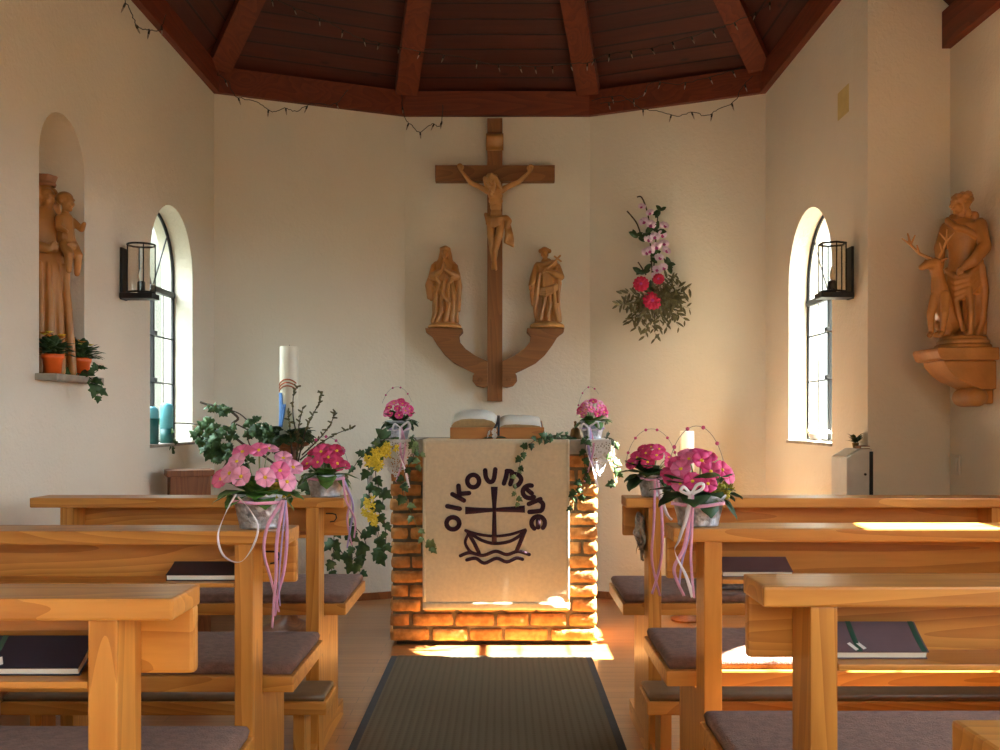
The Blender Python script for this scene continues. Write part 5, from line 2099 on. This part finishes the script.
def gerbera_mesh():
    mb = MB()
    for l, (n, L) in enumerate(((13, 1.0), (11, .8), (9, .55))):
        for k in range(n):
            a = 2 * PI * (k + .5 * l) / n
            leaf(mb, V((math.cos(a), math.sin(a), 0)) * .12 + V((0, 0, .05 * l)), (math.cos(a), math.sin(a), .25 + .3 * l), (0, 0, 1), L * .88, ROUND, .62, .2, .12)
    mb.mi = 1
    mb.ell((0, 0, .16), (.2, .2, .1), None, 10, 6)
    return mb.mesh('gerbera', ['red', 'orchidlip'])


GERB = gerbera_mesh()
for x, y, s in ((641, 284, .046), (658.5, 279, .034), (652, 301, .056)):
    place('gerbera', GERB, t, P(x, y, DB - .13), (math.radians(80 + rr.uniform(-12, 12)), rr.uniform(-.3, .3), rr.uniform(-.3, .3)), s)

# ------------------------------------------------------------------ pots in the niche
for px, dd, seed, lab in ((49, 3.445, 1, 'orange pot of yellow and orange flowers on the niche sill, before the statue'), (79, 3.675, 2, 'orange pot of yellow and orange flowers on the niche sill end, ivy beneath')):
    x = -1.592
    b = V((x, dd, NICHE[2] + .0004))
    t = thing('flower_pot', lab, 'flower pot', b, 'orange pots in the niche')
    mb = MB()
    mb.lathe([(0, .001), (.027, 0), (.034, .052), (.037, .054), (.039, .070), (.036, .071), (.034, .060), (0, .058)], b, 28)
    mb.build('pot', 'orangepot', t)
    rr = random.Random(seed)
    l_ = MB()
    for k in range(120):
        a = rr.uniform(0, 2 * PI)
        el = rr.uniform(.2, 1.5)
        d = V((math.cos(a) * math.cos(el), math.sin(a) * math.cos(el), math.sin(el)))
        leaf(l_, b + V((d.x * .02, d.y * .02, .062 + rr.uniform(0, .03))), d, (0, 0, 1), .055 * rr.uniform(.6, 1.2), OVATE, .6, .3, .2, .02)
    l_.build('foliage', 'leafdark', t)
    mb = MB()
    for k in range(9):
        a = rr.uniform(0, 2 * PI)
        p = b + V((.032 * math.cos(a), .032 * math.sin(a), .124 + rr.uniform(-.010, .02)))
        for q in range(7):
            an = 2 * PI * q / 7
            leaf(mb, p, (math.cos(an), math.sin(an), .5), (0, 0, 1), .015, ROUND, .9, .1, .1, 0, (k % 2))
    mb.build('blossoms', ['orange', 'forsythia'], t)
t = thing('ivy_sprig', 'short ivy sprig hanging from the niche sill', 'ivy', P(90, 400, 3.66))
s_, l_ = MB(), MB()
vine(s_, l_, PP([(60, 372, 3.55), (76, 373, 3.60), (90, 378, 3.62), (96, 386, 3.64), (98, 398, 3.64)], 3.64), 8, .046, .0018, 91, out=(.8, -.6, 0), hang=.4)
vine(s_, l_, PP([(86, 374, 3.6), (96, 372, 3.64), (99, 366, 3.65), (95, 364, 3.65)], 3.64), 3, .03, .0014, 92, out=(.8, -.6, 0), hang=.1)
s_.build('vine_stems', 'twig', t)
l_.build('ivy_leaves', 'ivy', t)

# ------------------------------------------------------------------ easter candle, its stand and greenery
CX, CYY = (289 - 502) * 4.9 / F, 4.9
ZS = .96
t = thing('candle_stand', 'tall turned wooden stand under the big white candle', 'candle stand', (CX, CYY, 0))
mb = MB().lathe([(.15, 0), (.15, .025), (.11, .04), (.045, .07), (.03, .12), (.03, .40), (.045, .44), (.03, .48), (.028, .80), (.05, .86), (.036, .89), (.06, ZS - .03)], (CX, CYY, 0), 28)
mb.build('turned_post', 'brownwood', t)
mb = MB().lathe([(.06, ZS - .03), (.10, ZS - .018), (.104, ZS - .004), (.10, ZS), (0, ZS)], (CX, CYY, 0), 28)
mb.build('plate', 'brownwood', t)
t = thing('easter_candle', 'tall thick white candle with blue and brown wax decoration', 'candle', (CX, CYY, ZS + .0004))
rc = .0465
ZT = 1.08 + 72 * 4.87 / F
mb = MB().lathe([(rc, ZS + .0004), (rc, ZT - .006), (rc * .96, ZT), (rc * .5, ZT - .004), (0, ZT - .006)], (CX, CYY, 0), 36)
mb.build('wax_body', 'wax', t)
MB().tube([(CX, CYY, ZT - .006), (CX + .002, CYY, ZT + .008)], .0015, 6).build('wick', 'soil', t)


def onc(a, z, o=.0008):
    return V((CX + (rc + o) * math.sin(a), CYY - (rc + o) * math.cos(a), z))


mb = MB()
for k in range(3):
    pts = [onc(-1.25 + 2.3 * i / 14, 1.245 - .016 * k + .028 * math.sin(PI * i / 14 * .9)) for i in range(15)]
    mb.tube(pts, .0034, 6)
mb.build('wax_arc', 'redwax', t)
mb = MB()
for k in range(7):
    u = k / 6
    pts = [onc(-1.15 + .75 * u * u + .25 * math.sin(v * 3.2 + u), 1.205 - .17 * v) for v in [i / 12 for i in range(4 if k > 4 else 0, 13)]]
    mb.tube(pts, [.0062 * (1 - .4 * abs(2 * i / len(pts) - 1)) for i in range(len(pts))], 6)
mb.build('wax_wave', 'bluewax', t)

t = thing('branch_arrangement', 'arrangement of ivy branches and budding twigs around the white candle', 'arrangement', (CX, CYY, ZS))
mb = MB()
rr = random.Random(8)
for k in range(120):
    a = rr.uniform(0, 2 * PI)
    leaf(mb, V((CX + .075 * math.cos(a), CYY + .075 * math.sin(a), ZS + rr.uniform(.004, .06))), (math.cos(a), math.sin(a), rr.uniform(-.6, .9)), (0, 0, 1), .06 * rr.uniform(.6, 1.2), OVATE, .8, .3)
mb.build('leaf_collar', 'leafdark', t)
s_, l_ = MB(), MB()
rr = random.Random(14)
trunk = [([(283, 470), (262, 455), (238, 440), (232, 425), (238, 418), (225, 408), (210, 405), (200, 402)], 4.8, .0065),
         ([(236, 432), (215, 426), (195, 424), (176, 423), (170, 425)], 4.78, .0038),
         ([(236, 424), (252, 432), (268, 440), (274, 446)], 4.76, .0035),
         ([(222, 408), (240, 414), (254, 428)], 4.75, .0032),
         ([(230, 440), (230, 455), (222, 470)], 4.78, .004),
         ([(255, 452), (248, 440), (252, 425), (256, 422)], 4.76, .003)]
for pts, d, r in trunk:
    s_.tube(smoothpath(PP(pts, d), 5), r, 6)
for (cx, cy, rx, ry, n, L) in ((208, 434, 12, 13, 24, .055), (220, 450, 12, 12, 18, .055), (228, 432, 9, 9, 9, .045), (262, 432, 12, 9, 20, .05), (225, 410, 7, 5, 9, .04), (168, 428, 8, 5, 6, .05), (171, 446, 7, 9, 7, .06), (240, 462, 12, 8, 14, .05), (268, 446, 10, 8, 12, .045), (252, 424, 8, 6, 6, .04), (213, 407, 6, 4, 5, .035)):
    for k in range(int(n * 1.6)):
        a = rr.uniform(0, 2 * PI)
        q = math.sqrt(rr.random())
        p = P(cx + rx * q * math.cos(a), cy + ry * q * math.sin(a), 4.76 + rr.uniform(-.05, .04))
        leaf(l_, p, (rr.uniform(-1, 1), rr.uniform(-.6, .3), rr.uniform(-1, .7)), (rr.uniform(-.9, .9), -1, rr.uniform(-.4, .9)), L * rr.uniform(.55, .95), IVY, 1, .15, .15)
s_.tube(smoothpath(PP([(170, 425, 4.78), (167, 434, 4.77), (170, 452, 4.77)], 4.77), 4), .002, 5)
s_.build('ivy_branches', 'twig', t)
l_.build('ivy_leaves', 'ivy', t)
s_ = MB()
for pts in ([(296, 470), (297, 440), (293, 415), (294, 392), (300, 386)], [(298, 462), (304, 436), (310, 420), (318, 405), (322, 392)], [(302, 455), (318, 440), (330, 425), (335, 412)], [(300, 460), (318, 445), (336, 434), (352, 428)], [(292, 455), (290, 430), (288, 412)], [(298, 450), (299, 425), (303, 408)]):
    q = smoothpath(PP(pts, 4.80), 6)
    s_.tube(q, [.0042 * (1 - .6 * i / len(q)) for i in range(len(q))], 6)
    for i in range(3, len(q)):
        if rr.random() < .75:
            p = q[i]
            d = V((rr.uniform(-1, 1), -.3, rr.uniform(-.2, 1))).normalized()
            s_.mi = 1
            s_.cap(p, p + d * .020, .0058, .0036, 6)
            s_.mi = 0
s_.build('budding_twigs', ['twig', 'mistletoe'], t)
s_, l_ = MB(), MB()
for k, (pts, n) in enumerate((([(296, 480), (322, 500), (340, 520), (352, 545), (360, 566)], 10), ([(300, 482), (330, 512), (334, 545), (332, 572), (345, 580)], 12), ([(340, 522), (358, 530), (366, 548), (350, 560)], 6), ([(332, 540), (345, 556), (362, 574)], 5))):
    vine(s_, l_, PP(pts, 4.55 + .03 * k), n, .06, .003, 120 + k)
s_.build('trailing_stems', 'twig', t)
l_.build('trailing_leaves', 'ivy', t)

# ------------------------------------------------------------------ wooden pedestal in the corner
px_, py_ = (189 - 502) * 4.55 / F, 4.55
t = thing('wooden_pedestal', 'plain brown wooden pedestal in the corner under the arched window', 'pedestal', (px_, py_, 0))
Rm = Matrix.Translation((px_, py_, 0)) @ Matrix.Rotation(math.radians(24), 4, 'Z')
zt = 1.08 - (470 - 418) * 4.5 / F
MB().box(-.105, .105, -.085, .085, zt - .03, zt, Rm).build('top', 'brownwood', t, .003)
MB().box(-.09, .09, -.072, .072, .05, zt - .03, Rm).build('body', 'brownwood', t, .003)
MB().box(-.105, .105, -.085, .085, 0, .05, Rm).build('base', 'brownwood', t, .003)

# ------------------------------------------------------------------ cream candle on its stand behind the right pews
cx, cy = (687 - 502) * 5.2 / F, 5.2
t = thing('candle_stand', 'slim brown stand under the short cream candle', 'candle stand', (cx, cy, 0))
mb = MB().lathe([(.085, 0), (.085, .012), (.02, .03), (.012, .05), (.012, .70), (.02, .73)], (cx, cy, 0), 24)
mb.build('post', 'brownwood', t)
MB().lathe([(.02, .73), (.055, .742), (.06, .75), (0, .75)], (cx, cy, 0), 24).build('drip_plate', 'iron', t)
t = thing('pillar_candle', 'short cream pillar candle behind the pink primroses', 'candle', (cx, cy, .7504))
zt = 1.08 - (431 - 418) * 5.2 / F
MB().lathe([(.038, .7504), (.038, zt - .005), (.036, zt), (.02, zt - .004), (0, zt - .006)], (cx, cy, 0), 30).build('wax_body', 'wax', t)
MB().tube([(cx, cy, zt - .006), (cx + .001, cy, zt + .008)], .0013, 6).build('wick', 'soil', t)


# ------------------------------------------------------------------ lanterns
def lantern(label, wall, side, d):
    c = V((wall + side * .085, d - .01, 1.605))
    t = thing('wall_lantern', label, 'lamp', V((wall + side * .02, d, 1.59)), 'glass wall lanterns')
    w0, w1 = sorted((wall + side * .0008, wall + side * .012))
    MB().box(w0, w1, d - .03, d + .03, 1.58, 1.80).build('wall_plate', 'iron', t, .002)
    w0, w1 = sorted((wall + side * .008, wall + side * .145))
    MB().box(w0, w1, d - .055, d + .04, 1.583, 1.606).build('bracket', 'iron', t, .003)
    r, z0, z1 = .056, 1.610, 1.812
    mb = MB()
    seg = 6 if side < 0 else 24
    for z, q in ((z0, .0045), (z1, .0045)):
        mb.tube([c + V((r * math.cos(a), r * math.sin(a), z - c.z)) for a in [2 * PI * k / seg + .5 for k in range(seg)]], q, 5, closed=True)
    for k in range(6 if side < 0 else 4):
        a = 2 * PI * k / (6 if side < 0 else 4) + .5
        mb.tube([c + V((r * math.cos(a), r * math.sin(a), z0 - c.z)), c + V((r * math.cos(a), r * math.sin(a), z1 - c.z))], .0028, 5)
    mb.build('frame', 'iron', t)
    mb = MB()
    ring = [[mb.bm.verts.new(c + V((rr_ * math.cos(2 * PI * k / seg + .5), rr_ * math.sin(2 * PI * k / seg + .5), z - c.z))) for k in range(seg)] for rr_, z in ((r, z0), (r, z1))]
    for k in range(seg):
        mb.sm = seg > 8
        mb.face([ring[0][k], ring[0][(k + 1) % seg], ring[1][(k + 1) % seg], ring[1][k]])
    mb.build('glass_cylinder', 'lampglass', t)
    mb = MB().lathe([(.016, 0), (.016, .048), (.010, .052), (0, .052)], (c.x, c.y, z0 - .003), 16)
    so = mb.build('socket', 'iron', t)
    mb = MB().lathe([(.006, .050), (.011, .062), (.012, .075), (.008, .095), (.003, .112), (0, .116)], (c.x, c.y, z0 - .003), 14)
    mb.build('candle_bulb', 'bulb', so)


lantern('black framed round glass wall lantern beside the window with teal candles', XL, 1, 4.125)
lantern('black framed angular glass wall lantern beside the sunlit window', XR, -1, 4.10)

# ------------------------------------------------------------------ window sill objects
for dd, xo, h, dark, lab in ((4.53, .020, .175, 'tealwax', 'dark teal candle with light blue top on the window sill'), (4.735, .022, .195, 'skywax', 'light turquoise candle with green foot on the window sill')):
    b = V((XL - xo, dd, WIN_L[2] + .0035))
    t = thing('pillar_candle', lab, 'candle', b)
    lo = 'tealwax'
    hi = 'skywax'
    s = .68 if dark == 'tealwax' else .36
    MB().lathe([(.031, 0), (.031, h * s), (0, h * s)], b, 26).build('wax_foot', lo, t)
    mb = MB().lathe([(.0312, h * s), (.0314, h * .86), (.027, h * .95), (.014, h), (0, h)], b, 26)
    mb.build('wax_top', hi, t)
    MB().tube([b + V((0, 0, h)), b + V((.001, 0, h + .010))], .0013, 6).build('wick', 'soil', t)
b = V((XR + .045, 4.70, WIN_R[2] + .0035))
t = thing('dove_ornament', 'small white bird ornament on the sunlit window sill', 'ornament', b)
mb = MB()
mb.chain([b + V((0, -.07, .03)), b + V((0, -.02, .022)), b + V((0, .05, .028)), b + V((0, .09, .052))], [.010, .021, .022, .015])
mb.chain([b + V((0, .09, .056)), b + V((0, .115, .052))], [.015, .006])
mb.cap(b + V((0, 0, .0065)), b + V((0, .04, .0065)), .006)
mb.cap(b + V((0, 0.02, .004)), b + V((0, .02, .02)), .006)
sculpt(mb, 'bird_body', 'white', t, .003, 2)
mb = MB()
for s in (-1, 1):
    for k in range(4):
        leaf(mb, b + V((s * .015, .03 - .012 * k, .032)), (s * .5, -.8, .5 - .1 * k), (0, 0, 1), .07, LANCE, 1.5, .1, .1, 0, 0, .002)
mb.build('wings', 'white', t)

# ------------------------------------------------------------------ visitor book cabinet by the right wall
X0, X1, Y0, Y1 = 1.365, 1.467, 3.85, 4.03
zt = 1.08 - (449 - 418) * 3.85 / F
t = thing('leaflet_cabinet', 'grey metal leaflet cabinet with sloping top against the wall', 'cabinet', ((X0 + X1) / 2, (Y0 + Y1) / 2, 0))
mb = MB()
mb.prism([V((X0, Y0, 0)), V((X1, Y0, 0)), V((X1, Y0, zt)), V((X1 - .045, Y0, zt)), V((X0, Y0, zt - .036))], V((0, Y1 - Y0, 0)))
mb.build('body', 'greymetal', t, .004)
MB().box(X1 - .012, X1 + .002, Y0 - .004, Y0 + .006, 0, zt - .01).build('dark_edge', 'iron', t, .001)
MB().box(X0 + .02, X1 - .02, Y0 - .003, Y0, .62, zt - .09).build('door', 'greymetal', t, .001)
MB().lathe([(.005, 0), (.005, .006), (0, .007)], (X1 - .03, Y0 - .002, zt - .10), 12, axis=(0, -1, 0)).build('lock', 'iron', t)
sl = math.atan2(.036, X1 - .045 - X0)
Rs = Matrix.Translation((X0 + .002, Y0 + .02, zt - .0345)) @ Matrix.Rotation(-sl, 4, 'Y')
t = thing('leaflet', 'white open leaflet lying on the grey cabinet', 'paper', (X0 + .04, Y0 + .08, zt - .03))
MB().box(.0, .055, .0, .12, .0012, .004, Rs).build('sheets', 'page', t)
t2 = thing('prayer_book', 'small brown book lying on the grey cabinet beside the leaflet', 'book', (X0 + .09, Y0 + .06, zt))
mb = MB()
mb.box(X1 - .042, X1 - .004, Y0 + .012, Y0 + .075, zt + .0005, zt + .012)
mb.build('cover', 'brownwood', t2, .002)
MB().box(X1 - .040, X1 - .0035, Y0 + .0115, Y0 + .074, zt + .003, zt + .009).build('pages', 'page', t2)
b = V((X1 - .025, Y0 + .115, zt + .0004))
t = thing('dried_flower_pot', 'tiny pot of dried sprigs on the grey cabinet', 'flower pot', b)
MB().lathe([(.010, 0), (.014, .02), (.012, .021), (0, .018)], b, 16).build('pot', 'bronze', t)
mb = MB()
rr = random.Random(4)
for k in range(46):
    a = rr.uniform(0, 6.3)
    leaf(mb, b + V((.006 * math.cos(a), .006 * math.sin(a), .02 + rr.uniform(0, .02))), (math.cos(a) * .7, math.sin(a) * .7, rr.uniform(.2, 1.2)), (0, 0, 1), .028 * rr.uniform(.6, 1.3), LANCE, 1.4)
mb.build('sprigs', 'leafdark', t)

# switch, tape
zsw = 1.08 - 51 * 3.55 / F
ysw = XN * F / (957 - 502)
t = thing('light_switch', 'small cream light switch on the wall near the statue', 'switch', (XN, ysw, zsw))
MB().box(XN - .010, XN - .0005, ysw - .036, ysw + .036, zsw - .04, zsw + .04).build('plate', 'whiteplastic', t, .003)
MB().box(XN - .014, XN - .008, ysw - .02, ysw + .02, zsw - .028, zsw + .028).build('rocker', 'whiteplastic', t, .002)
ya, yb2 = XR * F / (849 - 502), XR * F / (838 - 502)
mb = MB()
mb.box(XR - .0016, XR - .0004, ya, yb2, P(0, 115, 4.18).z, P(0, 87, 4.18).z)
tag(mb.build('paper_tape', 'tape'), 'strip of yellowed tape stuck high on the wall', 'tape')

# crumpled cellophane hanging under the foremost right desk, scarf on its seat
t = thing('cellophane_bag', 'crumpled clear wrapping hanging from the foremost right pew end', 'bag', P(640, 510, 3.13))
mb = MB()
rr = random.Random(6)
base = P(638, 512, 3.122)
for k in range(9):
    x, y = base.x + rr.uniform(-.018, .012), base.y - .008 - .003 * k
    L = rr.uniform(.08, .16)
    pts = [V((base.x, base.y - .006, base.z))]
    for j in range(1, 9):
        pts.append(V((x + .012 * j / 8 + rr.uniform(-.007, .007), y + rr.uniform(-.006, .006), base.z - L * j / 8)))
    mb.strip(smoothpath(pts, 2), [.008 + .016 * math.sin(PI * i / 16) for i in range(17)], (rr.uniform(-.6, .6), -1, 0), .0008, rr.uniform(-2, 2))
mb.build('wrapping', 'cellophane', t)
t = thing('folded_scarf', 'grey patterned scarf lying on the foremost right pew seat', 'scarf', V((.82, 3.33, .5075)))
mb = MB()
nx, ny = 40, 16
g = [[mb.bm.verts.new((.66 + .34 * i / nx, 3.24 + .15 * j / ny, .5085 + .0015 + .030 * (math.sin(PI * j / ny) ** .6) * (math.sin(PI * i / nx) ** .4) * (.7 + .5 * noise.noise(V((i * .35, j * .5, 2)))))) for i in range(nx + 1)] for j in range(ny + 1)]
mb.sm = True
for j in range(ny):
    for i in range(nx):
        mb.face([g[j][i], g[j][i + 1], g[j + 1][i + 1], g[j + 1][i]])
mb.sm = False
rim = [g[0][i] for i in range(nx)] + [g[j][nx] for j in range(ny)] + [g[ny][nx - i] for i in range(nx)] + [g[ny - j][0] for j in range(ny)]
mb.face(rim[::-1])
mb.build('cloth', 'scarf', t)

# ------------------------------------------------------------------ fairy lights
mb = MB()
mb.mi = 0
mb.lathe([(.0045, 0), (.005, .012), (.0042, .020), (0, .020)], (0, 0, 0), 8)
mb.mi = 1
mb.lathe([(.0038, .020), (.0036, .032), (.001, .044), (0, .045)], (0, 0, 0), 8)
MINI = mb.mesh('mini_bulb', ['lightwire', 'lightbulb'])


def lights(label, pts, bulbs, seed=0, r=.0022):
    rr = random.Random(seed)
    q = smoothpath(pts, 7)
    q = [p + V((rr.uniform(-.004, .004), 0, rr.uniform(-.004, .004))) for p in q]
    t = thing('fairy_lights', label, 'string lights', q[len(q) // 2], 'unlit fairy lights under the roof')
    MB().tube(q, r, 5).build('cable', 'lightwire', t)
    for k in range(bulbs):
        p = q[int((k + .5) / bulbs * (len(q) - 1))]
        place('bulb', MINI, t, p, facing((rr.uniform(-.5, .5), rr.uniform(-.3, .1), -1)))
    return t


def LW(x, y):
    """point just inside the left wall plane or its beam"""
    d = (XL + .055) * F / (x - 502)
    return P(x, y, d)


lights('unlit fairy lights drooping below the beam along the left wall', [LW(122, -6), LW(130, 10), LW(138, 26), LW(150, 30), LW(160, 30), LW(166, 14)], 4, 1)


def BL(x, y):
    """in front of the back-left beam"""
    k = (x - 502) / F
    # line from (XL,YC) to (-.585,YB)
    sx, sy = -0.585 - XL, YB - YC
    tt = (k * YC - XL) / (sx - k * sy)
    return P(x, y, YC + sy * tt - .075)


def BR(x, y):
    k = (x - 502) / F
    sx, sy = XR - .53, YC - YB
    tt = (k * YB - .53) / (sx - k * sy)
    return P(x, y, YB + sy * tt - .075)


lights('unlit fairy lights drooping over the beam beside the left corner', [BL(217, 74), BL(228, 82), BL(236, 96), BL(258, 103), BL(272, 112), BL(284, 108), BL(296, 111), BL(312, 104), BL(334, 104), BL(348, 90)], 6, 2)
lights('short loop of unlit fairy lights hanging below the beam beside the cross', [P(402, 95, YB - .07), P(404, 116, YB - .07), P(411, 125, YB - .06), P(420, 132, YB - .05), P(432, 124, YB - .06), P(440, 126, YB - .05), P(443, 104, YB - .07)], 5, 3)
lights('unlit fairy lights drooping below the beam on the right above the bouquet', [BR(592, 100), BR(620, 96), BR(640, 108), BR(662, 112), BR(678, 116), BR(692, 112), BR(706, 116), BR(720, 108), BR(734, 102), BR(742, 88), BR(752, 76)], 7, 4)
lights('unlit fairy lights along the top edge of the beam on the right', [BR(600, 104), BR(625, 100), BR(642, 96), BR(652, 82), BR(676, 84), BR(700, 80), BR(722, 74), BR(745, 66), BR(758, 62)], 8, 5)


def RF(x, y, off=.05):
    """just under the roof boards, on the ray through pixel (x, y)"""
    d = V(((x - 502) / F, 1, -(y - 418) / F))
    o = V((0, 0, EYE))
    best = None
    for a, b in ((1, 2), (2, 3), (3, 4), (0, 1), (4, 5)):
        p0, p1, p2 = ringpts[a], ringpts[b], APEX
        n = (p1 - p0).cross(p2 - p0).normalized()
        den = d.dot(n)
        if abs(den) < 1e-6:
            continue
        s = (p0 - o).dot(n) / den
        if s > .5 and (best is None or s < best):
            best = s
    return o + d * (best - .14)


lights('unlit fairy lights strung across the roof boards from the left rafter', [RF(268, -4), RF(290, 6), RF(320, 18), RF(350, 34), RF(372, 41), RF(396, 46), RF(420, 52), RF(455, 56), RF(490, 64)], 10, 6)
lights('unlit fairy lights strung across the roof boards above the cross', [RF(492, 64), RF(520, 66), RF(545, 66), RF(570, 64), RF(596, 62)], 6, 7)
lights('unlit fairy lights strung across the roof boards toward the right corner', [RF(592, 60), RF(610, 54), RF(640, 50), RF(668, 44), RF(700, 34), RF(730, 24), RF(760, 10), RF(775, -2)], 10, 8)
